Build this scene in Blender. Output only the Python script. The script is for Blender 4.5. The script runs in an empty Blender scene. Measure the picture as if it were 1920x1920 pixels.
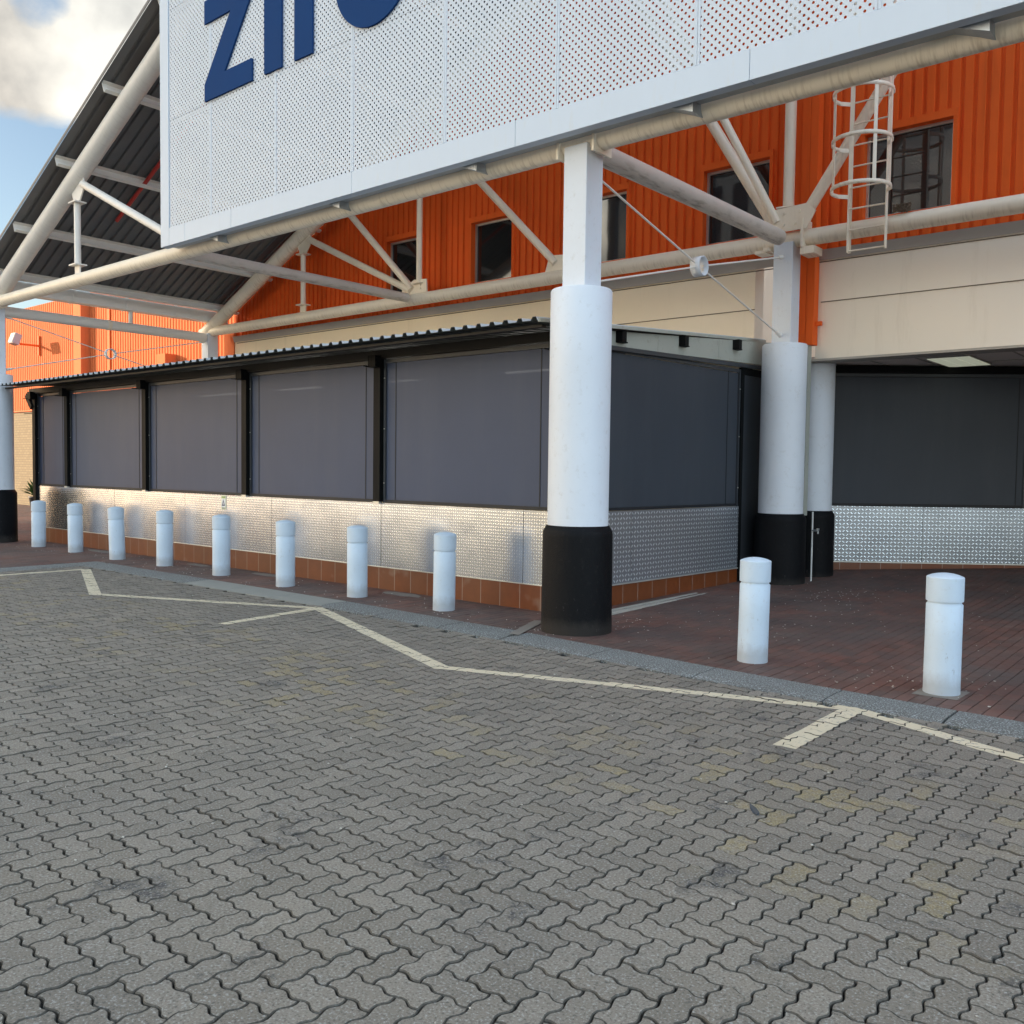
import bpy, math, random
import numpy as np
from mathutils import Vector, Matrix
random.seed(7)
R = math.radians
sc = bpy.context.scene
COL = sc.collection

# ------------------------------------------------------------------ camera
cam = bpy.data.cameras.new("camera"); camo = bpy.data.objects.new("camera", cam); COL.objects.link(camo)
cam.sensor_width = 36; cam.lens = 32.07; cam.clip_start = .05; cam.clip_end = 3000
yaw, pitch, roll = -0.702197608, 0.0473438601, 0.0128149275
fwd = Vector((math.sin(yaw), math.cos(yaw), 0)); rgt = Vector((math.cos(yaw), -math.sin(yaw), 0)); up = Vector((0, 0, 1))
f2 = fwd*math.cos(pitch) - up*math.sin(pitch); u2 = up*math.cos(pitch) + fwd*math.sin(pitch)
r3 = rgt*math.cos(roll) + u2*math.sin(roll); u3 = u2*math.cos(roll) - rgt*math.sin(roll)
camo.matrix_world = Matrix(((r3.x, u3.x, -f2.x, 0), (r3.y, u3.y, -f2.y, 0), (r3.z, u3.z, -f2.z, 1.6), (0, 0, 0, 1)))
sc.camera = camo

# ------------------------------------------------------------------ world, sun, exposure
SUN_EL = 12.0
sdir = Vector((-.832, -.555, 0)).normalized()
sunv = Vector((sdir.x*math.cos(R(SUN_EL)), sdir.y*math.cos(R(SUN_EL)), math.sin(R(SUN_EL))))
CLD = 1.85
w = bpy.data.worlds.new("World"); sc.world = w; w.use_nodes = True
nt = w.node_tree; N = nt.nodes; L = nt.links
for n in list(N): N.remove(n)
def wn(t, **k):
    n = N.new(t)
    for a, b in k.items(): setattr(n, a, b)
    return n
sky = wn('ShaderNodeTexSky', sky_type='NISHITA', sun_disc=False)
sky.sun_elevation = R(SUN_EL); sky.sun_rotation = math.atan2(sdir.x, sdir.y)
sky.air_density = 1.0; sky.dust_density = 1.2; sky.ozone_density = 1.4
tc = wn('ShaderNodeTexCoord')
nz = wn('ShaderNodeTexNoise'); nz.inputs['Scale'].default_value = 3.4; nz.inputs['Detail'].default_value = 9; nz.inputs['Roughness'].default_value = .56
mp = wn('ShaderNodeMapping'); mp.inputs['Scale'].default_value = (1, 1, 1.7); mp.inputs['Location'].default_value = (.35, .1, .62)
L.new(tc.outputs['Generated'], mp.inputs['Vector']); L.new(mp.outputs[0], nz.inputs['Vector'])
def wmath(op, a, b=None, clamp=False):
    n = wn('ShaderNodeMath', operation=op); n.use_clamp = clamp
    for v, k in ((a, 0), (b, 1)):
        if v is None: continue
        if hasattr(v, 'links'): L.new(v, n.inputs[k])
        else: n.inputs[k].default_value = v
    return n.outputs[0]
def wdot(v):
    n = wn('ShaderNodeVectorMath', operation='DOT_PRODUCT'); L.new(tc.outputs['Generated'], n.inputs[0]); n.inputs[1].default_value = v; return n.outputs['Value']
def wramp(v, a, b, ta, tb):
    n = wn('ShaderNodeMapRange'); L.new(v, n.inputs['Value']); n.interpolation_type = 'SMOOTHSTEP'
    for k, x in (('From Min', a), ('From Max', b), ('To Min', ta), ('To Max', tb)): n.inputs[k].default_value = x
    return n.outputs[0]
elev = wdot((0, 0, 1))
# clear strip low in the sky, cloud bank above it, a blue hole higher up, broken cloud over the rest
strip = wramp(elev, .285, .345, -.16, .19)
here = wramp(wdot((-.925, .375, .10)), .80, .93, 0.0, 1.0)      # the clear strip only opens to the west-north-west
um = wn('ShaderNodeMix', data_type='FLOAT'); L.new(here, um.inputs[0]); um.inputs[2].default_value = .075; L.new(strip, um.inputs[3]); up_ = um.outputs[0]
vd = wn('ShaderNodeVectorMath', operation='DISTANCE'); L.new(tc.outputs['Generated'], vd.inputs[0]); vd.inputs[1].default_value = (-.846, .350, .402)
hole = wramp(vd.outputs['Value'], .012, .048, -.26, 0)
fac = wmath('ADD', wmath('ADD', nz.outputs['Fac'], up_), hole)
cr = wn('ShaderNodeValToRGB'); L.new(fac, cr.inputs['Fac'])
cr.color_ramp.elements[0].position = .50; cr.color_ramp.elements[1].position = .62
nz2 = wn('ShaderNodeTexNoise'); nz2.inputs['Scale'].default_value = 4.2; nz2.inputs['Detail'].default_value = 7; nz2.inputs['Roughness'].default_value = .5
mp2 = wn('ShaderNodeMapping'); mp2.inputs['Location'].default_value = (1.7, .4, .1); L.new(tc.outputs['Generated'], mp2.inputs['Vector']); L.new(mp2.outputs[0], nz2.inputs['Vector'])
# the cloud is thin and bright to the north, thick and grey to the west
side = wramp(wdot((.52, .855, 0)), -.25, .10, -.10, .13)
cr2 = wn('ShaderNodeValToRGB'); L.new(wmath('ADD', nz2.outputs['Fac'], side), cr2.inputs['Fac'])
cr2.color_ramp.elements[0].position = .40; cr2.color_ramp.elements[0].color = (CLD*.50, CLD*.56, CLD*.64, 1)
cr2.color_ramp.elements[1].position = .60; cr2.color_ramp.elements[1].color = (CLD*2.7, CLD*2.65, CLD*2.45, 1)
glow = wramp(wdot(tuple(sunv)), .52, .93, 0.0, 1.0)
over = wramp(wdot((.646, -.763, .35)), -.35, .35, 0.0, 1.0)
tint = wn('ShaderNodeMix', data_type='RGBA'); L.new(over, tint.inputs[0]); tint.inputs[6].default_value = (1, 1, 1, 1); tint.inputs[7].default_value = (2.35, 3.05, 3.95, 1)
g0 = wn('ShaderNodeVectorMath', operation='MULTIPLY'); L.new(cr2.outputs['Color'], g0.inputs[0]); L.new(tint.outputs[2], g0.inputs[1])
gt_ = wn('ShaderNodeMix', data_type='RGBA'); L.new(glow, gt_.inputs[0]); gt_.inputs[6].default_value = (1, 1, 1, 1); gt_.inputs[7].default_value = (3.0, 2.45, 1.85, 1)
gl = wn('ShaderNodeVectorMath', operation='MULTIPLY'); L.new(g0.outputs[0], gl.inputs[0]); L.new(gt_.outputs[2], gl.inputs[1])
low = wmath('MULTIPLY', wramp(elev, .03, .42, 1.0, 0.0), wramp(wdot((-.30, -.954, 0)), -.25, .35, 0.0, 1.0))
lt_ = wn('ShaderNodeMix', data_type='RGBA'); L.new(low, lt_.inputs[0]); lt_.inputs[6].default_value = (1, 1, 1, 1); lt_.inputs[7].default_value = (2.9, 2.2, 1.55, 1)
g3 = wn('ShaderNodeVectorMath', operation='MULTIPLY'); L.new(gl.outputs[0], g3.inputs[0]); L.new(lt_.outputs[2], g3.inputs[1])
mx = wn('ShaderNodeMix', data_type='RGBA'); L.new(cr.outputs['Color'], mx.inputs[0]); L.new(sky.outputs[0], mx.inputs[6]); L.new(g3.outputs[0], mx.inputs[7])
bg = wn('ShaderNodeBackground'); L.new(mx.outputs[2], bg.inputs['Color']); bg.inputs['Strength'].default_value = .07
wo = wn('ShaderNodeOutputWorld'); L.new(bg.outputs[0], wo.inputs['Surface'])
sun = bpy.data.lights.new("sun", 'SUN'); suno = bpy.data.objects.new("sun", sun); COL.objects.link(suno)
sun.energy = 3.0; sun.angle = R(.5); sun.color = (1, .80, .58)
suno.rotation_euler = sunv.to_track_quat('Z', 'Y').to_euler()
sc.view_settings.view_transform = 'Standard'; sc.view_settings.look = 'None'; sc.view_settings.gamma = 1
sc.view_settings.exposure = 1.62
sc.cycles.max_bounces = 10; sc.cycles.diffuse_bounces = 7; sc.cycles.transparent_max_bounces = 12; sc.cycles.sample_clamp_indirect = 8
sc.cycles.use_denoising = True

# ------------------------------------------------------------------ materials
class G:
    """little helper round a node tree"""
    def __init__(s, name):
        s.m = bpy.data.materials.new(name); s.m.use_nodes = True
        s.t = s.m.node_tree; s.N = s.t.nodes; s.L = s.t.links
        s.b = s.N['Principled BSDF']; s.out = s.N['Material Output']
        s.pos = s.N.new('ShaderNodeNewGeometry').outputs['Position']
    def link(s, a, b): s.L.new(a, b)
    def noise(s, scale, detail=4, rough=.55, stretch=(1, 1, 1), src=None):
        n = s.N.new('ShaderNodeTexNoise'); n.inputs['Scale'].default_value = scale; n.inputs['Detail'].default_value = detail; n.inputs['Roughness'].default_value = rough
        m = s.N.new('ShaderNodeMapping'); m.inputs['Scale'].default_value = stretch
        s.link(src or s.pos, m.inputs['Vector']); s.link(m.outputs[0], n.inputs['Vector'])
        return n.outputs['Fac']
    def ramp(s, fac, a, b, ca=(0, 0, 0, 1), cb=(1, 1, 1, 1)):
        n = s.N.new('ShaderNodeValToRGB'); s.link(fac, n.inputs['Fac'])
        n.color_ramp.elements[0].position = a; n.color_ramp.elements[1].position = b
        n.color_ramp.elements[0].color = ca; n.color_ramp.elements[1].color = cb
        return n.outputs['Color']
    def mix(s, fac, a, b, mode='MIX'):
        n = s.N.new('ShaderNodeMix'); n.data_type = 'RGBA'; n.blend_type = mode
        for v, i in ((fac, 0), (a, 6), (b, 7)):
            if hasattr(v, 'links'): s.link(v, n.inputs[i])
            else: n.inputs[i].default_value = v if i == 0 else (tuple(v)+(1,))[:4]
        return n.outputs[2]
    def math(s, op, a, b=None, c=None):
        n = s.N.new('ShaderNodeMath'); n.operation = op
        for v, i in ((a, 0), (b, 1), (c, 2)):
            if v is None: continue
            if hasattr(v, 'links'): s.link(v, n.inputs[i])
            else: n.inputs[i].default_value = v
        return n.outputs[0]
    def dot(s, v):
        n = s.N.new('ShaderNodeVectorMath'); n.operation = 'DOT_PRODUCT'; s.link(s.pos, n.inputs[0]); n.inputs[1].default_value = v
        return n.outputs['Value']
    def island(s):
        return s.N.new('ShaderNodeNewGeometry').outputs['Random Per Island']
    def bump(s, h, strength=.3, dist=.01):
        n = s.N.new('ShaderNodeBump'); n.inputs['Strength'].default_value = strength; n.inputs['Distance'].default_value = dist
        s.link(h, n.inputs['Height'])
        if s.b.inputs['Normal'].is_linked: s.link(s.b.inputs['Normal'].links[0].from_socket, n.inputs['Normal'])
        s.link(n.outputs[0], s.b.inputs['Normal'])
    def color(s, c):
        if hasattr(c, 'links'): s.link(c, s.b.inputs['Base Color'])
        else: s.b.inputs['Base Color'].default_value = tuple(c)+(1,)
    def set(s, rough=None, metal=None, spec=None):
        if rough is not None:
            if hasattr(rough, 'links'): s.link(rough, s.b.inputs['Roughness'])
            else: s.b.inputs['Roughness'].default_value = rough
        if metal is not None: s.b.inputs['Metallic'].default_value = metal
        if spec is not None: s.b.inputs['Specular IOR Level'].default_value = spec

def plain(name, c, rough=.5, metal=0, var=.12, scale=3, dirt=None, dirt_amt=.5, streak=False, bump=0, spec=None, foot=None):
    g = G(name)
    n = g.noise(scale, 5, .6, (1, 1, .35) if streak else (1, 1, 1))
    lo = tuple(x*(1-var) for x in c); hi = tuple(min(1, x*(1+var)) for x in c)
    col = g.mix(n, lo, hi)
    if dirt:
        d = g.noise(scale*6, 8, .7, (1, 1, .18) if streak else (1, 1, 1))
        f = g.ramp(d, .56, .74)
        f = g.math('MULTIPLY', f, dirt_amt)
        col = g.mix(f, col, dirt)
    if foot:
        hz = g.dot((0, 0, 1)); fn = g.noise(14, 6, .7, (1, 1, .5))
        lowf = g.ramp(g.math('ADD', hz, g.math('MULTIPLY', fn, -.16)), -.10, .10, (1, 1, 1, 1), (0, 0, 0, 1))
        sc_ = g.ramp(g.noise(24, 5, .75, (1, 1, .35)), .645, .70)
        hi_ = g.ramp(hz, .2, .9, (1, 1, 1, 1), (0, 0, 0, 1))
        col = g.mix(g.math('MULTIPLY', lowf, .42), col, foot)
        col = g.mix(g.math('MULTIPLY', g.math('MULTIPLY', sc_, hi_), .75), col, (.13, .12, .115))
    g.color(col); g.set(g.math('ADD', g.math('MULTIPLY', n, .15), rough-.07), metal, spec)
    if bump: g.bump(g.noise(scale*25, 4), bump, .004)
    return g.m

M = {}
M['column_white'] = plain('column_white', (.66, .70, .755), .55, var=.06, scale=2, dirt=(.42, .41, .38), dirt_amt=.40, bump=.2)
M['bollard_white'] = plain('bollard_white', (.52, .62, .72), .55, var=.06, scale=5, dirt=(.38, .37, .35), dirt_amt=.35, bump=.25, foot=(.20, .17, .15))
M['plinth_black'] = plain('plinth_black', (.0032, .0036, .0048), .6, var=.3, scale=4, dirt=(.05, .045, .04), dirt_amt=.25, bump=1.0, spec=.16, foot=(.055, .048, .042))
M['black_metal'] = plain('black_metal', (.005, .0055, .006), .6, spec=.12, var=.3, scale=5, dirt=(.05, .045, .035), dirt_amt=.3, streak=True)
M['dark_beam'] = plain('dark_beam', (.022, .019, .016), .6, var=.2, scale=4, spec=.25)
M['dark_grey'] = plain('dark_grey', (.035, .04, .047), .42, var=.1, scale=4)
M['seam_dark'] = plain('seam_dark', (.008, .009, .012), .6, var=.1)
M['fascia_grey'] = plain('fascia_grey', (.38, .39, .34), .6, var=.08, scale=2, dirt=(.16, .14, .10), dirt_amt=.5, bump=.05)
M['alu'] = plain('alu', (.55, .54, .50), .35, .6, var=.08, dirt=(.3, .27, .2), dirt_amt=.5)
M['letter_blue'] = plain('letter_blue', (.012, .048, .155), .75, var=.08, scale=1.5, spec=.06)
M['sign_white'] = plain('sign_white', (.53, .605, .70), .42, var=.05, scale=2.2, dirt=(.55, .55, .52), dirt_amt=.35, streak=True)
M['galv'] = plain('galv', (.42, .45, .48), .38, .7, var=.15, scale=3, dirt=(.2, .18, .14), dirt_amt=.5)
M['pot_black'] = plain('pot_black', (.02, .02, .022), .5)
M['soil'] = plain('soil', (.04, .028, .018), .95)
M['lamp_grey'] = plain('lamp_grey', (.35, .34, .37), .5)
M['lamp_glass'] = plain('lamp_glass', (.75, .73, .62), .2)
M['red_paint'] = plain('red_paint', (.45, .03, .02), .5)
M['ceiling_tile'] = plain('ceiling_tile', (.80, .74, .70), .8, var=.1)
M['concrete'] = plain('concrete', (.20, .175, .15), .9, var=.15, scale=6, bump=.4)
M['plank'] = plain('plank', (.36, .34, .30), .7, var=.2, scale=9, dirt=(.12, .1, .08), dirt_amt=.9, bump=.3)
M['nest'] = plain('nest', (.16, .12, .08), .95, bump=.8, scale=20)
M['feather'] = plain('feather', (.05, .06, .075), .7)
M['litter'] = plain('litter', (.50, .47, .42), .8)
M['soffit'] = plain('soffit', (.40, .37, .33), .7)
M['rubber_pipe'] = plain('pipe_white', (.66, .66, .64), .4, dirt=(.3, .28, .24), dirt_amt=.4)
M['glass_dark'] = None

def glass_mat():
    g = G('window_glass'); g.color((.012, .014, .015)); g.set(.04, 0, .9)
    g.bump(g.noise(1.3, 2), .06, .02); return g.m
M['glass_dark'] = glass_mat()

def pipe_mat(name, c, dirt, amt):
    """cream steel tube with fine dirty rings left by run-off"""
    g = G(name)
    n = g.noise(2.0, 4)
    col = g.mix(n, tuple(x*.88 for x in c), tuple(min(1, x*1.08) for x in c))
    ring = g.noise(34, 3, .6, (1, .12, .10))
    low = g.N.new('ShaderNodeNewGeometry').outputs['Normal']
    sx = g.N.new('ShaderNodeSeparateXYZ'); g.link(low, sx.inputs[0])
    under = g.ramp(g.math('MULTIPLY_ADD', sx.outputs['Z'], -.5, .5), .42, .95)
    f = g.math('MULTIPLY', g.math('MULTIPLY', g.ramp(ring, .50, .66), under), amt)
    col = g.mix(f, col, dirt)
    g.color(col); g.set(.42)
    return g.m
M['pipe_cream'] = pipe_mat('pipe_cream', (.86, .76, .61), (.42, .32, .21), .45)
M['pipe_pale'] = pipe_mat('pipe_pale', (.78, .74, .68), (.45, .41, .35), .18)
M['pipe_grime'] = pipe_mat('pipe_grime', (.60, .53, .46), (.24, .19, .14), .7)

def cladding_mat(name, c, ro=.5, sp=.4):
    g = G(name)
    n = g.noise(1.2, 4); st = g.noise(9, 5, .65, (1, 1, .06))
    col = g.mix(n, tuple(x*.86 for x in c), tuple(x*1.08 for x in c))
    col = g.mix(g.math('MULTIPLY', g.ramp(st, .52, .75), .35), col, tuple(x*.55 for x in c))
    g.color(col); g.set(ro, 0, sp); return g.m
M['orange'] = cladding_mat('orange_cladding', (.80, .125, .019), .65, .15)
M['orange_far'] = cladding_mat('orange_cladding_faded', (.63, .17, .058), .8, .15)

def wall_mat():
    g = G('cream_wall')
    n = g.noise(.9, 5); st = g.noise(5, 6, .7, (1, 1, .10))
    x = g.math('MULTIPLY_ADD', g.dot((1, 0, 0)), .12, 1.15)
    x.node.use_clamp = True
    base = g.mix(x, (.90, .76, .54), (.86, .80, .72))
    col = g.mix(n, g.mix(1.0, base, (.90, .90, .90), 'MULTIPLY'), base)
    col = g.mix(g.math('MULTIPLY', g.ramp(st, .58, .80), .22), col, (.45, .36, .25))
    spk = g.ramp(g.noise(60, 2), .74, .80)
    col = g.mix(g.math('MULTIPLY', spk, .5), col, (.2, .15, .1))
    g.color(col); g.set(.7); g.bump(g.noise(40, 4), .12, .004); return g.m
M['cream_wall'] = wall_mat()

def roof_mat():
    g = G('roof_underside'); n = g.noise(1.5, 5)
    g.color(g.mix(n, (.10, .10, .105), (.165, .16, .155))); g.set(.5, .2); return g.m
M['roof_under'] = roof_mat()
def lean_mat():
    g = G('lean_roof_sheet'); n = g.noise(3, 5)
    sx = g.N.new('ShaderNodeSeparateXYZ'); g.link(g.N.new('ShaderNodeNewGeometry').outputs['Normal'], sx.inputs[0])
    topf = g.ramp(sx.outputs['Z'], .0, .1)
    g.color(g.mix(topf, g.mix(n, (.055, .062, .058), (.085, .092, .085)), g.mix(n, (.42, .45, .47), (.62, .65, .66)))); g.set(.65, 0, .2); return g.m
M['lean_roof'] = lean_mat()

def diamond_mat(name, d, P=.043, metal=.96, tint=(1, 1, 1), bs=.5, ro=.18, ct=.6):
    """five-bar free barleycorn tread plate: little raised lozenges turned by 90 degrees from one to the next"""
    g = G(name)
    u = g.math('DIVIDE', g.dot(d), P); v = g.math('DIVIDE', g.dot((0, 0, 1)), P)
    fu = g.math('SUBTRACT', g.math('FRACT', u), .5); fv = g.math('SUBTRACT', g.math('FRACT', v), .5)
    par = g.math('FLOORED_MODULO', g.math('ADD', g.math('FLOOR', u), g.math('FLOOR', v)), 2.0)
    a = g.math('ADD', fu, fv); b = g.math('SUBTRACT', fu, fv)
    inv = g.math('SUBTRACT', 1.0, par)
    dx = g.math('ADD', g.math('MULTIPLY', a, par), g.math('MULTIPLY', b, inv))
    dy = g.math('ADD', g.math('MULTIPLY', b, par), g.math('MULTIPLY', a, inv))
    dx = g.math('DIVIDE', dx, .62); dy = g.math('DIVIDE', dy, .26)
    r2 = g.math('ADD', g.math('MULTIPLY', dx, dx), g.math('MULTIPLY', dy, dy))
    h = g.math('SUBTRACT', 1.0, r2); h.node.use_clamp = True
    n = g.noise(1.1, 4)
    col = g.mix(g.math('MULTIPLY', g.ramp(h, 0, .5), ct), (g.mix(n, (.30, .31, .33), (.40, .40, .41)) if ct > .8 else g.mix(n, (.54, .55, .57), (.66, .66, .67))), (.88, .89, .90))
    sm = g.ramp(g.noise(2.2, 5, .7, (1, 1, .3)), .50, .75)
    col = g.mix(g.math('MULTIPLY', sm, .25), col, (.30, .28, .25))
    col = g.mix(1.0, col, tint, 'MULTIPLY')
    g.color(col); g.set(g.math('MULTIPLY_ADD', n, .10, ro), metal)
    g.bump(g.noise(1.7, 2), .10, .05)
    g.bump(h, bs, .0026)
    return g.m
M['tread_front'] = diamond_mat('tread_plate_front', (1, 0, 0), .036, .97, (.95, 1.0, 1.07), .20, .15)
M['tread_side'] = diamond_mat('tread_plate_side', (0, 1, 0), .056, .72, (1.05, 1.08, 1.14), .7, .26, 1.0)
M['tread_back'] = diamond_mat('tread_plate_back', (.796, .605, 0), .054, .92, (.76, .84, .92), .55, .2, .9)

def tile_mat(name, d):
    g = G(name)
    u = g.math('DIVIDE', g.dot(d), .30)
    fr = g.math('FRACT', u)
    edge = g.math('ABSOLUTE', g.math('SUBTRACT', fr, .5))
    line = g.ramp(edge, .487, .494)
    wnz = g.N.new('ShaderNodeTexWhiteNoise'); wnz.noise_dimensions = '1D'; g.link(g.math('FLOOR', u), wnz.inputs['W'])
    n = g.noise(8, 6, .65); n2 = g.noise(2, 3)
    col = g.mix(n, (.110, .026, .007), (.215, .056, .014))
    col = g.mix(g.math('MULTIPLY', wnz.outputs['Value'], .35), col, (.13, .06, .03))
    col = g.mix(g.ramp(n2, .62, .8), col, (.24, .17, .13))
    g.color(g.mix(line, col, (.34, .29, .25))); g.set(.35)
    return g.m
M['tile_front'] = tile_mat('plinth_tile_front', (1, 0, 0))
M['tile_side'] = tile_mat('plinth_tile_side', (0, 1, 0))
M['tile_back'] = tile_mat('plinth_tile_back', (.796, .605, 0))

def screen_mat(name, c):
    """roll-down mesh blind: very finely woven, lets a trace of light through"""
    g = G(name)
    n = g.noise(1.0, 3)
    wv = g.noise(160, 2, .5, (1, 1, 1))
    st = g.ramp(g.noise(3.2, 5, .65, (1, 1, .12)), .45, .80); base = g.mix(n, tuple(x*.86 for x in c), tuple(x*1.12 for x in c))
    g.color(g.mix(g.math('MULTIPLY', st, .07), base, (.20, .20, .20))); g.set(.55, 0, .35)
    g.bump(wv, .05, .002)
    g.bump(g.noise(.8, 2), .10, .05)
    tr = g.N.new('ShaderNodeBsdfTransparent'); mxs = g.N.new('ShaderNodeMixShader'); mxs.inputs[0].default_value = .035
    g.link(g.b.outputs[0], mxs.inputs[1]); g.link(tr.outputs[0], mxs.inputs[2]); g.link(mxs.outputs[0], g.out.inputs['Surface'])
    return g.m
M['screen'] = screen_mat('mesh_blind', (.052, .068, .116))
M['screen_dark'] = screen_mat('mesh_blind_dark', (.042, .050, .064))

def perf_mat():
    g = G('perforated_sheet')
    px, pz = .0357*2, .0735
    x = g.math('DIVIDE', g.dot((1, 0, 0)), px); z = g.math('DIVIDE', g.dot((0, 0, 1)), pz)
    def cell(ox):
        a = g.math('SUBTRACT', g.math('FRACT', g.math('ADD', x, ox)), .5); b = g.math('SUBTRACT', g.math('FRACT', g.math('ADD', z, ox)), .5)
        a = g.math('MULTIPLY', a, px); b = g.math('MULTIPLY', b, pz)
        return g.math('SQRT', g.math('ADD', g.math('MULTIPLY', a, a), g.math('MULTIPLY', b, b)))
    d = g.math('MINIMUM', cell(0.0), cell(.5))
    hole = g.math('LESS_THAN', d, .0114)
    n = g.noise(1.6, 5)
    g.color(g.mix(n, (.50, .56, .64), (.58, .64, .71))); g.set(.45)
    tr = g.N.new('ShaderNodeBsdfTransparent'); mxs = g.N.new('ShaderNodeMixShader')
    g.link(hole, mxs.inputs[0]); g.link(g.b.outputs[0], mxs.inputs[1]); g.link(tr.outputs[0], mxs.inputs[2]); g.link(mxs.outputs[0], g.out.inputs['Surface'])
    return g.m
M['perforated'] = perf_mat()

def paver_mat():
    g = G('concrete_paver')
    isl = g.island()
    n = g.noise(.9, 6, .6); fine = g.noise(105, 2, .6); mid = g.noise(20, 7, .75); mid2 = g.noise(48, 4, .7)
    col = g.mix(isl, (.198, .170, .138), (.256, .220, .180))
    col = g.mix(n, g.mix(1.0, col, (.78, .80, .84), 'MULTIPLY'), g.mix(1.0, col, (1.18, 1.15, 1.08), 'MULTIPLY'))
    col = g.mix(g.math('MULTIPLY', g.ramp(mid, .35, .65), .28), col, g.mix(1.0, col, (.62, .63, .66), 'MULTIPLY'))
    # ochre lichen on single stones along the wheel track
    w1 = g.math('LESS_THAN', g.math('FRACT', g.math('MULTIPLY', isl, 37.0)), .20)
    yb = g.math('ABSOLUTE', g.math('ADD', g.dot((.03, 1, 0)), -4.1))
    band = g.ramp(yb, .55, 1.25, (1, 1, 1, 1), (0, 0, 0, 1))
    lich = g.math('MULTIPLY', g.math('MULTIPLY', w1, g.math('MULTIPLY', band, g.ramp(g.noise(.8, 2), .38, .55))), g.ramp(mid, .36, .6))
    col = g.mix(g.math('MULTIPLY', lich, .62), col, (.33, .25, .10))
    # oil and tyre stains, then pale scuffs and droppings
    st = g.math('MULTIPLY', g.math('MULTIPLY', g.ramp(g.noise(2.6, 6, .72), .575, .665), g.ramp(mid2, .25, .60)), .85)
    col = g.mix(st, col, (.038, .038, .042))
    w2 = g.math('MULTIPLY', g.ramp(g.noise(5.5, 5, .75), .70, .75), g.ramp(yb, 1.2, 2.2, (1, 1, 1, 1), (0, 0, 0, 1)))
    col = g.mix(g.math('MULTIPLY', w2, .7), col, (.50, .52, .52))
    sp = g.ramp(fine, .56, .70); sd = g.ramp(fine, .32, .45, (1, 1, 1, 1), (0, 0, 0, 1))
    col = g.mix(g.math('MULTIPLY', sp, .60), col, (.42, .42, .40))
    col = g.mix(g.math('MULTIPLY', sd, .65), col, (.055, .055, .055))
    # worn arrises hold dirt
    sx = g.N.new('ShaderNodeSeparateXYZ'); g.link(g.N.new('ShaderNodeNewGeometry').outputs['True Normal'], sx.inputs[0])
    arr = g.ramp(sx.outputs['Z'], .80, .985, (1, 1, 1, 1), (0, 0, 0, 1))
    col = g.mix(g.math('MULTIPLY', arr, .68), col, (.045, .042, .036))
    g.color(col); g.set(.85, 0, .3)
    g.bump(mid, .35, .005); g.bump(mid2, .35, .003); g.bump(fine, .6, .0025)
    return g.m
M['paver'] = paver_mat()
M['joint'] = plain('joint_sand', (.014, .013, .011), .95, var=.5, scale=15)
def paint_mat():
    g = G('road_paint')
    n = g.noise(30, 6, .75); n2 = g.noise(3, 3)
    col = g.mix(n2, (.58, .49, .33), (.68, .59, .44))
    col = g.mix(g.ramp(g.math('ADD', n, g.math('MULTIPLY', n2, .22)), .68, .76), col, (.22, .21, .19))
    g.color(col); g.set(.75); g.bump(n, .3, .003); return g.m
M['paint'] = paint_mat()
def brick_mat():
    g = G('clay_paver')
    isl = g.island()
    n = g.noise(.7, 5); n2 = g.noise(4, 6, .7); fine = g.noise(120, 3, .7)
    col = g.mix(isl, (.088, .044, .034), (.150, .060, .043))
    col = g.mix(g.math('MULTIPLY', g.ramp(n, .40, .62), .75), col, (.060, .048, .045))
    col = g.mix(g.math('MULTIPLY', g.ramp(g.noise(1.7, 6, .65), .35, .70), .30), col, (.17, .145, .13))
    col = g.mix(g.math('MULTIPLY', g.ramp(n2, .60, .74), .35), col, (.21, .19, .17))
    col = g.mix(g.math('MULTIPLY', g.ramp(fine, .62, .74), .3), col, (.30, .26, .23))
    g.color(col); g.set(.72, 0, .4); g.bump(fine, .25, .002); return g.m
M['clay'] = brick_mat()
def kerb_mat():
    g = G('kerb_concrete')
    isl = g.island(); n = g.noise(1.6, 5); fine = g.noise(85, 3, .7)
    col = g.mix(n, (.09, .09, .082), (.14, .137, .122))
    col = g.mix(g.ramp(fine, .50, .66), col, (.42, .45, .46)); col = g.mix(g.ramp(fine, .30, .44, (1, 1, 1, 1), (0, 0, 0, 1)), col, (.06, .07, .075))
    g.color(col); g.set(.85); g.bump(fine, .7, .004); return g.m
M['kerb'] = kerb_mat()
M['kerb_pale'] = plain('kerb_pale', (.25, .25, .225), .85, var=.12, scale=4, dirt=(.14, .14, .13), dirt_amt=.5, bump=.4)
def asphalt():
    g = G('asphalt'); n = g.noise(.3, 5); f = g.noise(60, 3)
    g.color(g.mix(n, (.075, .07, .065), (.13, .12, .11))); g.set(.85); g.bump(f, .4, .004); return g.m
M['asphalt'] = asphalt()
def facebrick():
    g = G('yellow_face_brick')
    b = g.N.new('ShaderNodeTexBrick'); m = g.N.new('ShaderNodeCombineXYZ')
    g.link(g.dot((1, 1, 0)), m.inputs[0]); g.link(g.dot((0, 0, 1)), m.inputs[1]); g.link(m.outputs[0], b.inputs['Vector'])
    b.inputs['Color1'].default_value = (.25, .185, .10, 1); b.inputs['Color2'].default_value = (.21, .15, .08, 1); b.inputs['Mortar'].default_value = (.15, .11, .07, 1)
    b.inputs['Scale'].default_value = 1; b.inputs['Brick Width'].default_value = .235; b.inputs['Row Height'].default_value = .0855; b.inputs['Mortar Size'].default_value = .009
    g.color(b.outputs['Color']); g.set(.85); g.bump(b.outputs['Fac'], -.5, .006) if False else None
    return g.m
M['facebrick'] = facebrick()
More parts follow.
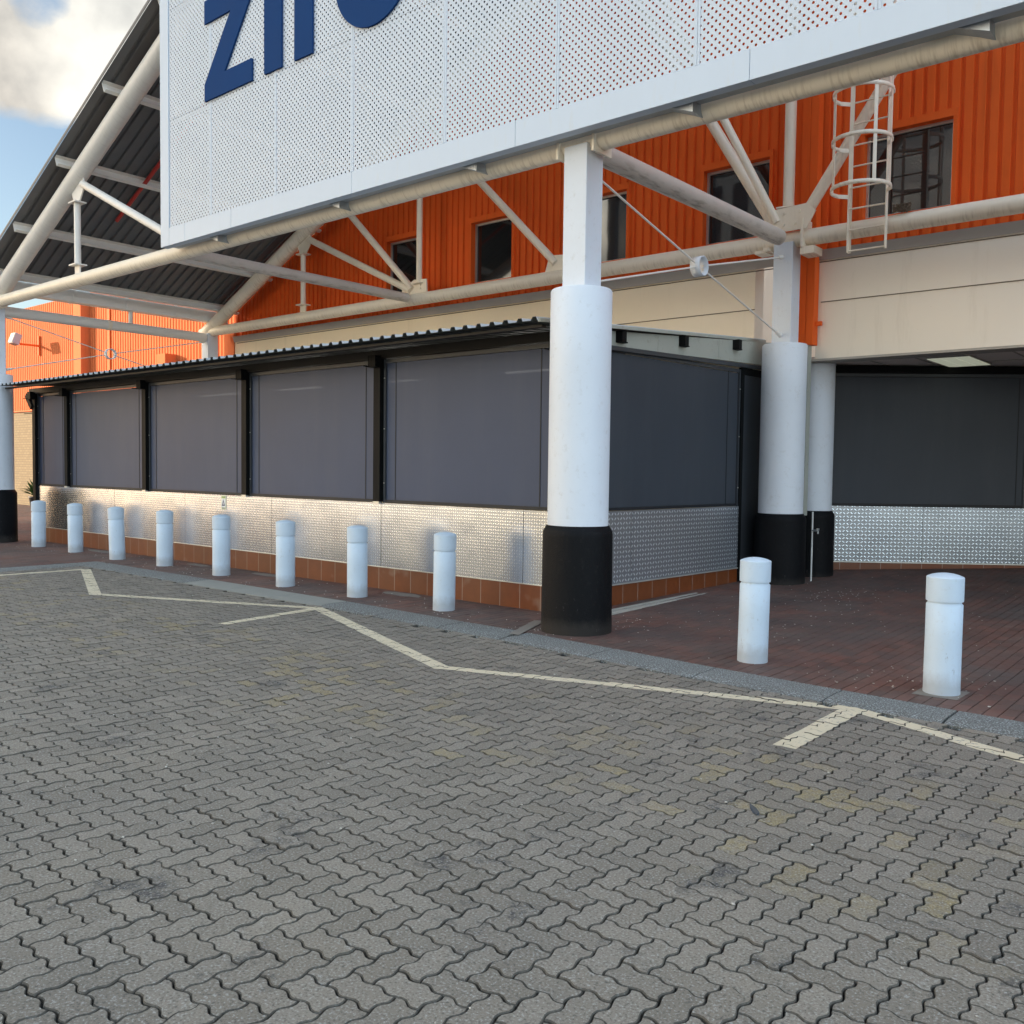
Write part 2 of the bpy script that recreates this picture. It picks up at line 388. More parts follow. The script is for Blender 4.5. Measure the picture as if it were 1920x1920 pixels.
def emit(name, c, s):
    g = G(name); g.b.inputs['Emission Color'].default_value = tuple(c)+(1,); g.b.inputs['Emission Strength'].default_value = s; g.color((.8, .8, .8)); return g.m
M['tube'] = emit('fluorescent_tube', (1, .98, .92), 14)
M['panel_light'] = emit('light_diffuser', (.95, 1, .75), .09)
def leaf_mat():
    g = G('leaf'); g.color(g.mix(g.island(), (.02, .06, .012), (.07, .13, .03))); g.set(.4); return g.m
M['leaf'] = leaf_mat()
M['sticker_pale'] = plain('sticker_pale', (.66, .68, .48), .5, var=.05)
M['sticker_white'] = plain('sticker_white', (.72, .74, .74), .5, var=.02)
M['sticker_green'] = plain('sticker_green', (.30, .40, .12), .5)
M['sticker_ink'] = plain('sticker_ink', (.05, .06, .12), .5)
M['added_sun_blocker'] = plain('added_sun_blocker', (.85, .85, .85), 1.0, var=.02)

# ------------------------------------------------------------------ mesh helpers
class MB:
    def __init__(s): s.v = []; s.f = []; s.sm = []
    def add(s, vs, fs, smooth=False):
        o = len(s.v); s.v += [tuple(p) for p in vs]; s.f += [tuple(i+o for i in f) for f in fs]; s.sm += [smooth]*len(fs); return s
    def box(s, a, b):
        (x0, y0, z0), (x1, y1, z1) = a, b
        return s.add([(x0,y0,z0),(x1,y0,z0),(x1,y1,z0),(x0,y1,z0),(x0,y0,z1),(x1,y0,z1),(x1,y1,z1),(x0,y1,z1)],
                     [(0,3,2,1),(4,5,6,7),(0,1,5,4),(1,2,6,5),(2,3,7,6),(3,0,4,7)])
    def obox(s, c, ux, uy, uz):
        """box round centre c with half-axis vectors"""
        c, ux, uy, uz = map(Vector, (c, ux, uy, uz)); P = []
        for k in (-1, 1):
            for (i, j) in ((-1,-1),(1,-1),(1,1),(-1,1)): P.append(c+ux*i+uy*j+uz*k)
        return s.add(P, [(0,3,2,1),(4,5,6,7),(0,1,5,4),(1,2,6,5),(2,3,7,6),(3,0,4,7)])
    def bar(s, a, b, w, h, upv=(0, 0, 1)):
        a, b = Vector(a), Vector(b); d = (b-a); l = d.length; d.normalize(); u = Vector(upv); sd = d.cross(u)
        if sd.length < 1e-4: sd = d.cross(Vector((0, 1, 0)))
        sd.normalize(); u = sd.cross(d).normalized()
        return s.obox((a+b)/2, d*l/2, sd*w/2, u*h/2)
    def tube(s, a, b, r, n=20, r2=None, caps=True):
        a, b = Vector(a), Vector(b); d = (b-a).normalized(); u = d.orthogonal().normalized(); v = d.cross(u); r2 = r if r2 is None else r2
        A = [a+(u*math.cos(t)+v*math.sin(t))*r for t in (2*math.pi*i/n for i in range(n))]
        B = [b+(u*math.cos(t)+v*math.sin(t))*r2 for t in (2*math.pi*i/n for i in range(n))]
        s.add(A+B, [(i, (i+1) % n, n+(i+1) % n, n+i) for i in range(n)], True)
        if caps: s.add(A+B, [tuple(range(n))[::-1], tuple(range(n, 2*n))])
        return s
    def path(s, pts, r, n=10):
        for i in range(len(pts)-1): s.tube(pts[i], pts[i+1], r, n)
        return s
    def lathe(s, prof, c=(0, 0, 0), n=40, wob=0):
        P = []; ph = random.random()*6
        for k, (r, z) in enumerate(prof):
            for i in range(n):
                t = 2*math.pi*i/n; rr = r*(1+wob*math.sin(3*t+ph+z*3)+wob*.6*math.sin(7*t+ph*2+z*9)); P.append((c[0]+rr*math.cos(t), c[1]+rr*math.sin(t), c[2]+z))
        F = []
        for k in range(len(prof)-1):
            for i in range(n): F.append((k*n+i, k*n+(i+1) % n, (k+1)*n+(i+1) % n, (k+1)*n+i))
        s.add(P, F, True); s.add(P[-n:], [tuple(range(n))]); return s
    def prism(s, poly, y0, y1):
        """polygon in x,z pushed along y"""
        n = len(poly); A = [(x, y0, z) for x, z in poly]; B = [(x, y1, z) for x, z in poly]
        return s.add(A+B, [tuple(range(n)), tuple(range(n, 2*n))[::-1]]+[(i, n+i, n+(i+1) % n, (i+1) % n) for i in range(n)])
    def build(s, name, mat, parent=None, bevel=0):
        o_ = Vector((0, 0, 0)) if parent is None else world_loc(parent)
        me = bpy.data.meshes.new(name)
        V = [(p[0]-o_.x, p[1]-o_.y, p[2]-o_.z) for p in s.v]
        me.from_pydata(V, [], s.f); me.polygons.foreach_set('use_smooth', s.sm)
        me.materials.append(M[mat] if isinstance(mat, str) else mat); me.update()
        ob = bpy.data.objects.new(name, me); COL.objects.link(ob); ob.parent = parent
        ob['_w'] = 0
        del ob['_w']
        if bevel:
            bm = ob.modifiers.new('bevel', 'BEVEL'); bm.width = bevel; bm.segments = 2; bm.limit_method = 'ANGLE'
        return ob
def world_loc(o):
    v = Vector((0, 0, 0))
    while o: v += o.location; o = o.parent
    return v
def tag(o, label, cat=None, group=None, kind=None):
    if label: o['label'] = label
    if cat: o['category'] = cat
    if group: o['group'] = group
    if kind: o['kind'] = kind
    return o
def thing(name, loc, label, cat, group=None):
    o = bpy.data.objects.new(name, None); COL.objects.link(o); o.location = loc; o.empty_display_size = .2
    return tag(o, label, cat, group)
def struct(o, label=None):
    o['kind'] = 'structure'
    if label: o['label'] = label
    return o
def fastmesh(name, verts, loops, starts, totals, mat, smooth=None):
    me = bpy.data.meshes.new(name)
    me.vertices.add(len(verts)); me.vertices.foreach_set('co', np.asarray(verts, np.float32).ravel())
    me.loops.add(len(loops)); me.loops.foreach_set('vertex_index', np.asarray(loops, np.int32))
    me.polygons.add(len(starts)); me.polygons.foreach_set('loop_start', np.asarray(starts, np.int32)); me.polygons.foreach_set('loop_total', np.asarray(totals, np.int32))
    me.polygons.foreach_set('use_smooth', np.zeros(len(starts), bool)); me.update(calc_edges=True); me.validate(); me.materials.append(M[mat])
    ob = bpy.data.objects.new(name, me); COL.objects.link(ob); return ob
rnd = random.Random(3)

def zg(y):      # the pavement climbs gently under the canopy
    return float(np.interp(y, [6, 8, 12, 15.6, 40], [0, 0, .07, .235, .235]))

# ------------------------------------------------------------------ ground
g_ = MB(); g_.add([(-900, -900, -.06), (900, -900, -.06), (900, 900, -.06), (-900, 900, -.06)], [(0, 1, 2, 3)])
struct(g_.build('ground', 'asphalt'))
g_ = MB(); g_.add([(-60, -30, -.022), (40, -30, -.022), (40, 6.9, -.022), (-60, 6.9, -.022)], [(0, 1, 2, 3)])
struct(g_.build('joint_bed', 'joint'))

W = .102
def kerb_y(x):   # outer edge of the kerb
    return float(np.interp(x, [-14.3, -11, -8.4, -5.6, -3.5, -1.1, 4], [6.50, 6.50, 6.50, 6.40, 6.25, 6.20, 6.12]))
A_ = .075; TS = [(0, 0), (.20, A_), (.36, A_), (.64, -A_), (.80, -A_)]
def paver_outline(c):
    P = []
    for i in range(len(c)): P += wave(c[i], c[(i+1) % len(c)])
    return P
def wave(p, q, sgn=1):
    (x0, y0), (x1, y1) = p, q; hor = y0 == y1; f_ = (x1 > x0) or (y1 > y0); lo = (min(x0, x1), min(y0, y1)); out = []
    seq = TS if f_ else [(1, 0)]+TS[:0:-1]
    for t, a in seq:
        out.append((lo[0]+t, lo[1]+sgn*a) if hor else (lo[0]-sgn*a, lo[1]+t))
    return out
H = np.array(paver_outline([(0,0),(1,0),(2,0),(2,1),(1,1),(0,1)]))*W
V = np.array(paver_outline([(3,0),(4,0),(4,1),(4,2),(3,2),(3,1)]))*W
def inset(P, d):
    n = len(P); out = np.zeros_like(P)
    for i in range(n):
        a, b, c = P[i-1], P[i], P[(i+1) % n]
        e1 = (b-a)/np.linalg.norm(b-a); e2 = (c-b)/np.linalg.norm(c-b)
        n1 = np.array([-e1[1], e1[0]]); n2 = np.array([-e2[1], e2[0]]); m = n1+n2; m /= np.linalg.norm(m)
        out[i] = b+m*d/max(.55, m@n1)
    return out
O = np.array([-2.400, 1.532])
verts = []; loops = []; starts = []; totals = []; tops = []
rs = np.random.RandomState(5)
shapes = []
for P in (H, V):
    c = P.mean(0); shapes.append((c, inset(P, .0026), inset(P, .0056)))
for i in range(-140, 90):
    for j in range(-60, 60):
        # lattice (W,W) and (2W,-2W)
        base = O+np.array([i*W+2*j*W, i*W-2*j*W])
        for (c, out_, top_) in shapes:
            q = base+c
            if q[0] < -17.5 or q[0] > 2.5 or q[1] < -1.5: continue
            if q[0] > -14.25:
                if q[1] > kerb_y(q[0])-.01: continue
            else:
                if q[0] < -14.42 and True: continue
            sub = math.sin(base[0]*1.3+2)*math.sin(base[1]*1.7)*.0022; dz = rs.normal(0, .0013)+sub; tx, ty = rs.normal(0, .008, 2); jit = rs.normal(0, .0012, 2); ro = rs.normal(0, .006)
            cr_, sr_ = math.cos(ro), math.sin(ro)
            n = len(out_); o0 = len(verts)
            for ring, z in ((out_, -.02), (out_, -.0045), (top_, 0)):
                for p in ring:
                    d = p-c; d = np.array([d[0]*cr_-d[1]*sr_, d[0]*sr_+d[1]*cr_]); X = base[0]+c[0]+d[0]+jit[0]; Y = base[1]+c[1]+d[1]+jit[1]
                    verts.append((X, Y, z+dz+d[0]*tx+d[1]*ty))
            tops.append([(verts[o0+n+k][0], verts[o0+n+k][1], verts[o0+2*n+k][2]) for k in range(n)])
            for r_ in range(2):
                for k in range(n):
                    k2 = (k+1) % n; starts.append(len(loops)); totals.append(4)
                    loops += [o0+r_*n+k, o0+r_*n+k2, o0+(r_+1)*n+k2, o0+(r_+1)*n+k]
            starts.append(len(loops)); totals.append(n); loops += [o0+2*n+k for k in range(n)]
struct(fastmesh('road_paving', verts, loops, starts, totals, 'paver'))
# plain paving beyond the part one can see
g_ = MB()
g_.add([(-60, -30, -.004), (40, -30, -.004), (40, -1.6, -.004), (-60, -1.6, -.004)], [(0, 1, 2, 3)])
g_.add([(2.62, -1.6, -.004), (40, -1.6, -.004), (40, 6.1, -.004), (2.62, 6.1, -.004)], [(0, 1, 2, 3)])
struct(g_.build('parking_lot', 'paver'))

# painted zigzag parking line, cut to the tops of the stones it crosses
def clip(poly, quad):
    out = poly
    for i in range(4):
        a, b = quad[i], quad[(i+1) % 4]; inp = out; out = []
        if not inp: return []
        side = lambda p: (b[0]-a[0])*(p[1]-a[1])-(b[1]-a[1])*(p[0]-a[0])
        for k in range(len(inp)):
            p, q = inp[k-1], inp[k]; sp, sq = side(p), side(q)
            if sp >= 0 and sq < 0 or sp < 0 and sq >= 0:
                t = sp/(sp-sq); out.append(tuple(p[m]+(q[m]-p[m])*t for m in range(3)))
            if sq >= 0: out.append(q)
    return out
segs = [((-13.92, -.5), (-13.80, 6.30), .10), ((-13.74, 6.31), (-11.03, 5.18), .11), ((-11.10, 5.17), (-8.24, 6.42), .10), ((-8.29, 6.41), (-5.09, 5.17), .11),
        ((-8.25, 6.36), (-8.12, 5.09), .10), ((-5.14, 5.16), (-3.62, 5.70), .095), ((-3.64, 5.69), (-2.12, 6.20), .095), ((-2.17, 6.19), (-2.17, 5.05), .115), ((-2.20, 6.20), (.72, 5.03), .10), ((.70, 5.02), (2.4, 5.75), .10)]
mk = MB()
for (a, b, wd) in segs:
    a = np.array(a); b = np.array(b); d = (b-a)/np.linalg.norm(b-a); nrm = np.array([-d[1], d[0]])*wd*.62
    quad = [a-nrm, b-nrm, b+nrm, a+nrm]; lo = np.min(quad, 0)-.2; hi = np.max(quad, 0)+.2
    for T in tops:
        if not (lo[0] < T[0][0] < hi[0] and lo[1] < T[0][1] < hi[1]): continue
        P = clip(T, quad)
        if len(P) >= 3:
            mk.add([(p[0], p[1], p[2]+.0016) for p in P], [tuple(range(len(P)))])
struct(mk.build('road_marking', 'paint'))

# clay brick pavement: every brick a stone of its own, climbing towards the shop
verts = []; loops = []; starts = []; totals = []
bw, bl = .0955, .196
def inner_y(x): return kerb_y(x)+float(np.interp(x, [-14.3, -8, -5.9, -3.6, -1.1, 4], [.42, .42, .42, .42, .36, .36]))
def addbrick(x0, y0, x1, y1):
    o0 = len(verts); dz = rs.normal(0, .0009); g = .0028; b = .0022
    for (ins, z) in ((g, -.02), (g, -.004), (g+b, 0)):
        for (x, y) in ((x0+ins, y0+ins), (x1-ins, y0+ins), (x1-ins, y1-ins), (x0+ins, y1-ins)): verts.append((x, y, zg(y)+.012+z+dz))
    for r_ in range(2):
        for k in range(4):
            k2 = (k+1) % 4; starts.append(len(loops)); totals.append(4); loops.extend([o0+r_*4+k, o0+r_*4+k2, o0+(r_+1)*4+k2, o0+(r_+1)*4+k])
    starts.append(len(loops)); totals.append(4); loops.extend([o0+8+k for k in range(4)])
xi = -37.0; r_i = 0
while xi < 3.6:
    x0, x1 = xi, xi+bw; xm = (x0+x1)/2
    ylo = inner_y(xm)+.002 if xm > -14.72 else -1.0
    yhi = 16.5 if xm > -6.2 else (13.2 if xm < -19.8 else 8.0)
    if xm < -24: ylo = 6.0
    y = ylo - bl*(.5 if r_i % 2 else 0) - .0
    while y < yhi:
        ya, yb = max(y, ylo), min(y+bl, yhi)
        if yb-ya > .03: addbrick(x0, ya, x1, yb)
        y += bl
    xi += bw; r_i += 1
struct(fastmesh('brick_pavement', verts, loops, starts, totals, 'clay'))
bed = MB()
for (xa, xb, rows) in ((-60, -14.7, [-2, 5, 8, 10, 12, 13.3]), (-14.7, 4, [6.8, 8, 10, 12, 14, 15.6, 18])):
    for a, b in zip(rows[:-1], rows[1:]):
        bed.add([(xa, a, zg(a)-.006), (xb, a, zg(a)-.006), (xb, b, zg(b)-.006), (xa, b, zg(b)-.006)], [(0, 1, 2, 3)])
struct(bed.build('pavement_bed', 'joint'))
# kerb stones: straight run, a corner, and a run coming towards the car park
def kerb_stone(P, mat, nm='kerb'):
    """P: outer a, outer b, inner b, inner a"""
    k = MB(); z = .001; zt = .013
    oa, ob, ib, ia = [Vector((p[0], p[1], 0)) for p in P]
    sl = .30
    ta, tb = oa.lerp(ia, sl), ob.lerp(ib, sl)
    vs = [oa+Vector((0,0,-.05)), ob+Vector((0,0,-.05)), ib+Vector((0,0,-.05)), ia+Vector((0,0,-.05)), oa+Vector((0,0,z)), ob+Vector((0,0,z)), ib+Vector((0,0,zt)), ia+Vector((0,0,zt)), ta+Vector((0,0,zt)), tb+Vector((0,0,zt))]
    k.add(vs, [(0,1,5,4),(4,5,9,8),(8,9,6,7),(2,3,7,6),(1,2,6,9,5),(3,0,4,8,7)]); return k
kb = MB(); kp = MB()
xs = [-14.25, -13.3, -12.3, -11.3, -10.3, -9.35, -8.4, -7.4, -6.42]
for i, (a, b) in enumerate(zip(xs[:-1], xs[1:])):
    k = kerb_stone(((a+.006, kerb_y(a)), (b-.006, kerb_y(b)), (b-.006, inner_y(b)), (a+.006, inner_y(a))), None)
    (kp if 3 <= i <= 5 else kb).add(k.v, k.f)
xs = [-5.55, -4.5, -3.45, -2.41, -1.62, -.6, .45, 1.5, 2.6, 3.7]
for i, (a, b) in enumerate(zip(xs[:-1], xs[1:])):
    gap = .012 if i == 4 else .005
    k = kerb_stone(((a+gap, kerb_y(a)), (b-.006, kerb_y(b)), (b-.006, inner_y(b)), (a+gap, inner_y(a))), None); kb.add(k.v, k.f)
k = kerb_stone(((-6.41, kerb_y(-6.41)), (-5.56, kerb_y(-5.56)), (-5.62, 6.84), (-6.41, inner_y(-6.41))), None); kb.add(k.v, k.f)
for i in range(8):
    a, b = 6.92-i*1.0, 6.92-(i+1)*1.0
    k = kerb_stone(((-14.27, b+.006 if i else b+.006), (-14.27, a-.006), (-14.69, a-.006), (-14.69, b+.006)), None); kb.add(k.v, k.f)
struct(kb.build('kerb', 'kerb')); struct(kp.build('kerb', 'kerb_pale'))
# mortar patches in the pavement
pt = MB()
def patch(cx, cy, rx, ry, z):
    n = 14; P = [(cx+rx*(.75+.35*rnd.random())*math.cos(6.283*i/n), cy+ry*(.75+.35*rnd.random())*math.sin(6.283*i/n), z) for i in range(n)]; pt.add(P, [tuple(range(n))])
patch(-8.35, 7.78, .36, .13, .0145); patch(-16.3, 7.76, .5, .12, .0145); patch(-13.1, 7.78, .32, .10, .0145); patch(-11.2, 7.78, .4, .10, .0145)
pt.add([(-5.62, 6.62, .022), (-5.50, 6.62, .022), (-5.83, 7.45, .018), (-5.95, 7.42, .018)], [(0, 1, 2, 3)])
pt.add([(-2.0, 6.86, .0135), (-1.70, 6.88, .0135), (-1.69, 7.20, .0135), (-2.0, 7.2, .0135)], [(0, 1, 2, 3)])
struct(pt.build('mortar_patch', 'concrete'))

# ------------------------------------------------------------------ round columns
def column(x, y, z0, name, label, postw=.27, ztop=4.70, r=.30, wide=.345, z1=1.05, z2=3.34, post=True):
    t = thing(name, (x, y, z0), label, 'column', 'round white columns with black painted feet')
    MB().lathe([(r, z1-.02), (r, z1+.6), (r, z2-.7), (r, z2-.015), (r-.012, z2)], (x, y, 0), 48, .0015).build('shaft', 'column_white', t)
    MB().lathe([(wide+.006, z0-.01), (wide+.004, z0+.05), (wide, z1-.10), (wide-.002, z1-.055), (r+.008, z1+.004), (r+.003, z1+.006)], (x, y, 0), 48, .006).build('plinth', 'plinth_black', t)
    if post: MB().box((x-postw/2, y-postw/2, z2), (x+postw/2, y+postw/2, ztop)).build('post', 'column_white', t, .006)
    return t
column(-5.30, 7.27, 0, 'round_column', 'large white round column with square post above, nearest, standing beside the perforated sign underside')
column(-19.62, 7.27, 0, 'round_column', 'white round column with black foot at the far left edge of the photo')
c2 = column(-5.30, 12.0, .07, 'round_column', 'white round column at the inner corner beside the orange downpipe', z1=1.03)
column(-19.62, 12.0, .07, 'round_column', 'white square post rising behind the far end of the corrugated lean-to roof', z1=1.03)
column(-5.22, 12.92, .09, 'round_column', 'white round column with no post, tucked under the beam behind the downpipe', z1=1.05, z2=3.178, r=.265, wide=.31, post=False)

# ------------------------------------------------------------------ bollards
def make_bollard(x, y, label):
    t = thing('bollard', (x, y, .012), label, 'bollard', 'white concrete bollards along the pavement edge')
    c = (x, y, .012)
    MB().lathe([(.127, -.02), (.125, .02), (.124, .40), (.124, .648), (.118, .654), (.114, .657), (.114, .672)], c, 36, .004).build('shaft', 'bollard_white', t)
    m = MB(); m.lathe([(.114, .671), (.126, .674)], c, 36, .001); m.lathe([(.126, .674), (.127, .69), (.127, .844)], c, 36, .002); m.lathe([(.127, .844), (.123, .849)], c, 36, .001); m.lathe([(.123, .849), (.095, .861), (.065, .869), (.035, .874), (.004, .876)], c, 36, .001); m.build('cap', 'bollard_white', t)
    return t
bl_ = [(-17.976, 7.374, 'leftmost of the white bollards, next to the black foot of the left column'), (-16.491, 7.397, 'second white bollard from the left, in front of the dull end of the metal cladding'),
       (-14.787, 7.32, 'third white bollard from the left, leaning slightly to its left'), (-13.371, 7.38, 'fourth white bollard from the left, just left of the small yellow sticker'),
       (-11.683, 7.32, 'fifth white bollard from the left, directly below the small yellow sticker'), (-10.048, 7.25, 'white bollard in the middle of the row, third to the left of the big column'),
       (-8.629, 7.28, 'white bollard second to the left of the big column, by the mortar patch'), (-7.142, 7.28, 'white bollard immediately to the left of the big column'),
       (-3.361, 7.13, 'white bollard with a small dark chip, first to the right of the big column'), (-1.851, 7.06, 'rightmost and nearest white bollard, standing in a mortar collar')]
b0 = make_bollard(bl_[0][0], bl_[0][1], bl_[0][2])
for (x, y, lb) in bl_[1:]:
    c = b0.copy(); COL.objects.link(c); c.location = (x, y, .012); c['label'] = lb
    for ch in list(b0.children):
        d = ch.copy(); COL.objects.link(d); d.parent = c
    if abs(x+14.787) < .01: c.rotation_euler = (R(.6), R(-1.6), 0)
    if abs(x+16.491) < .01: c.rotation_euler = (0, R(-.5), .7)
    else: c.rotation_euler = (c.rotation_euler.x+R(rnd.uniform(-.5, .5)), c.rotation_euler.y+R(rnd.uniform(-.5, .5)), rnd.random()*6 if abs(x+14.787) > .01 else 0)

# ------------------------------------------------------------------ the building with orange cladding
bld = thing('store_building', (-5.3, 12.5, 0), 'large shop building with orange ribbed cladding above a cream concrete band', 'building')
WX = [(-13.92, -12.92), (-11.61, -10.63), (-9.21, -8.22), (-6.85, -5.80), (-4.46, -3.36), (-2.06, -.96)]
WZ = (5.0, 6.10)
def cladding(x0, x1, y, zfun, z0, wins, pitch=.15, depth=.032, gw=.045):
    """ribbed sheet: flat pans with narrow deep grooves; wins are openings (xa,xb,za,zb)"""
    m = MB(); brk = []
    x = x0
    while x < x1:
        brk += [(x, 0), (x+pitch-gw-.012, 0), (x+pitch-gw, depth), (x+pitch-.012, depth)]; x += pitch
    brk.append((x, 0))
    pts = []
    for (a, da), (b, db) in zip(brk[:-1], brk[1:]):
        cuts = sorted([c for w_ in wins for c in w_[:2] if a < c < b])
        xs_ = [a]+cuts+[b]
        for p, q in zip(xs_[:-1], xs_[1:]):
            fp = da+(db-da)*(p-a)/(b-a); fq = da+(db-da)*(q-a)/(b-a); mid = (p+q)/2
            iv = [(z0, None)]
            for w_ in wins:
                if w_[0] < mid < w_[1]: iv = [(z0, w_[2]), (w_[3], None)]
            for lo, hi in iv:
                hp = zfun(p) if hi is None else hi; hq = zfun(q) if hi is None else hi
                if hp > lo+.01 or hq > lo+.01: m.add([(p, y+fp, lo), (q, y+fq, lo), (q, y+fq, max(hq, lo)), (p, y+fp, max(hp, lo))], [(0, 1, 2, 3)])
    return m
roofz = lambda x: 5.1+.468*(x+19.0)+.30
top = lambda x: min(roofz(x), 13.5) if x < 5 else 11
cladding(-19.30, 6, 12.5, top, 4.66, [(a, b, WZ[0], WZ[1]) for a, b in WX]).build('orange_cladding', 'orange', bld)
cw = MB()
cw.box((-19.30, 12.47, -.3), (-5.98, 12.75, 4.62))
cw.box((-5.06, 12.47, 3.18), (6, 12.80, 4.62))
cwo = cw.build('concrete_band', 'cream_wall', bld)
# joints in the band and the sloping flashing under the lower tube
jt = MB()
for z in (3.95,): jt.box((-19.2, 12.462, z), (-5.98, 12.476, z+.012)); jt.box((-5.0, 12.462, z), (6, 12.476, z+.012))
jt.box((-19.2, 12.462, 4.50), (6, 12.476, 4.512))
jt.build('band_joint', 'nest', bld)
fl = MB(); fl.add([(-19.30, 12.45, 4.53), (6, 12.45, 4.53), (6, 12.40, 4.66), (-19.30, 12.40, 4.66), (-19.30, 12.52, 4.68), (6, 12.52, 4.68)], [(0, 1, 2, 3), (3, 2, 5, 4)])
fl.build('flashing', 'soffit', bld)
def window(xa, xb, lab=None):
    f = MB(); za, zb = WZ; yb = 12.60; t = .035
    f.box((xa, yb-.03, za), (xa+t, yb+.02, zb)); f.box((xb-t, yb-.03, za), (xb, yb+.02, zb)); f.box((xa+t, yb-.03, za), (xb-t, yb+.02, za+t)); f.box((xa+t, yb-.03, zb-t), (xb-t, yb+.02, zb))
    fo = f.build('window', 'alu', bld)
    p = MB(); p.add([(xa+t, yb, za+t), (xb-t, yb, za+t), (xb-t, yb, zb-t), (xa+t, yb, zb-t)], [(0, 1, 2, 3)]); p.build('pane', 'glass_dark', fo)
    h = MB(); h.box((xa-.05, 12.45, zb+.0), (xb+.05, 12.49, zb+.10)); h.box((xa-.02, 12.49, zb), (xb+.02, 12.64, zb+.012))
    h.box((xa-.05, 12.455, za), (xa, 12.64, zb)); h.box((xb, 12.455, za), (xb+.05, 12.64, zb)); h.box((xa-.05, 12.455, za-.02), (xb+.05, 12.64, za)); h.build('surround', 'orange', fo)
for a, b in WX: window(a, b)
bk = MB(); bk.box((-19.25, 12.72, 4.7), (5.9, 12.95, 6.3)); bk.build('inner_lining', 'seam_dark', bld)
# corner trim at the far end, and side of the building
ct = MB(); ct.box((-19.72, 12.44, 0), (-19.30, 12.78, 4.95)); ct.build('corner_trim', 'orange_far', bld)
# box downpipe by the inner column
dp = MB(); dp.box((-5.26, 12.30, 3.36), (-5.145, 12.46, 9)); dp.box((-5.14, 12.30, 3.36), (-5.03, 12.46, 9)); dp.box((-5.56, 12.42, 4.7), (-5.27, 12.49, 9)); dp.box((-5.03, 12.36, 3.62), (-4.94, 12.40, 3.68))
dp.build('box_downpipe', 'orange', bld, .004)
dg = MB(); dg.box((-5.225, 12.32, 1.0), (-5.10, 12.44, 3.36)); dg.build('lower_downpipe', 'fascia_grey', bld)
# alcove: soffit, ceiling grid, light
sf = MB(); sf.box((-5.98, 12.476, 3.15), (6, 12.85, 3.1795)); sf.build('beam_soffit', 'soffit', bld)
ce = MB(); ce.box((-7, 12.85, 3.205), (6, 19, 3.26)); ce.build('ceiling', 'ceiling_tile', bld)
gr = MB()
for k in range(22): gr.box((-7+k*.605, 12.86, 3.197), (-6.976+k*.605, 18.9, 3.2045))
for k in range(6): gr.box((-7, 13.0+k*1.21, 3.195), (6, 13.024+k*1.21, 3.2040))
gr.build('ceiling_grid', 'soffit', bld)
def cl(x, y):
    f = MB(); f.box((x, y, 3.186), (x+.58, y+1.185, 3.1965)); fo = f.build('ceiling_light', 'alu', bld)
    d = MB()
    for k in range(3): d.box((x+.02+k*.183, y+.02, 3.179), (x+.02+k*.183+.172, y+1.165, 3.1855))
    d.build('diffuser', 'panel_light', fo)
cl(-3.86, 13.34)
bx = MB(); bx.box((-19.25, 12.96, 0), (-7.2, 22, 9.0)); bx.box((-7.2, 19, 0), (6, 22, 9)); bx.box((6.0, 12.5, 0), (6.3, 22, 9)); bx.build('building_core', 'cream_wall', bld)

# ------------------------------------------------------------------ canopy frame
can = thing('entrance_canopy', (-12.5, 9.6, 4.7), 'steel tube gable canopy with dark corrugated roof in front of the orange wall', 'canopy')
def pipe(nm, a, b, r, mat='pipe_cream', par=None, n=22):
    return MB().tube(a, b, r, n).build(nm, mat, par or can)
rz = lambda x: 5.1+.468*(x+19.0)
AP = 1.0   # ridge
for yy, mt in ((7.27, 'pipe_pale'), (12.0, 'pipe_cream')):
    pipe('bottom_chord', (-19.95, yy, 4.75), (5.5, yy, 4.75), .11, mt if yy > 8 else 'pipe_cream')
    pipe('rafter', (-19.75, yy, rz(-19.75)), (AP, yy, rz(AP)), .15, mt)
    for xv in (-16.02,):
        pipe('strut', (xv, yy, 5.02), (xv, yy, rz(xv)-.42), .055, mt)
        g2 = MB(); g2.box((xv-.09, yy-.012, 4.78), (xv+.09, yy+.012, 5.00)); g2.box((xv-.13, yy-.10, 4.996), (xv+.13, yy+.10, 5.018)); g2.build('gusset_plate', mt, can)
        g2 = MB(); g2.box((xv-.13, yy-.10, rz(xv)-.44), (xv+.13, yy+.10, rz(xv)-.418)); g2.prism([(xv-.10, rz(xv)-.42), (xv+.10, rz(xv)-.42), (xv+.27, rz(xv)-.22), (xv+.24, rz(xv)+.02), (xv-.22, rz(xv)-.15)], yy-.012, yy+.012); g2.build('gusset_plate', mt, can)
    pipe('diagonal', (-15.80, yy, 6.34), (-12.72, yy, 4.93), .065, mt)
    if yy > 8: pipe('strut', (-12.5, yy, 5.04), (-12.5, yy, rz(-12.5)), .055, mt)
    if yy > 8: pipe('diagonal', (-12.47, yy, rz(-12.47)-.1), (-9.28, yy, 4.98), .065, mt)
    if yy > 8: pipe('diagonal', (-12.68, yy, 4.95), (-14.90, yy, rz(-14.90)), .065, mt)
    gp = MB(); gp.prism([(-12.95, 4.83), (-12.28, 4.83), (-12.30, 5.10), (-12.62, 5.12), (-12.95, 4.98)], yy-.014, yy+.014); gp.box((-12.62, yy-.09, 5.03), (-12.38, yy+.09, 5.046))
    for bx_, bz_ in ((-12.86, 4.92), (-12.76, 4.92), (-12.44, 4.94), (-12.44, 5.0)): gp.tube((bx_, yy-.035, bz_), (bx_, yy+.03, bz_), .014, 8)
    gp.build('gusset_plate', mt, can)
    MB().prism([(-9.5, 4.83), (-8.9, 4.83), (-8.95, 5.08), (-9.4, 5.12)], yy-.014, yy+.014).build('gusset_plate', mt, can)
yr = 12.0
pipe('strut', (-5.30, yr, 5.20), (-5.30, yr, rz(-5.3)), .075)
pipe('diagonal', (-5.50, yr-.03, 5.00), (-8.55, yr-.03, 9.95), .075)
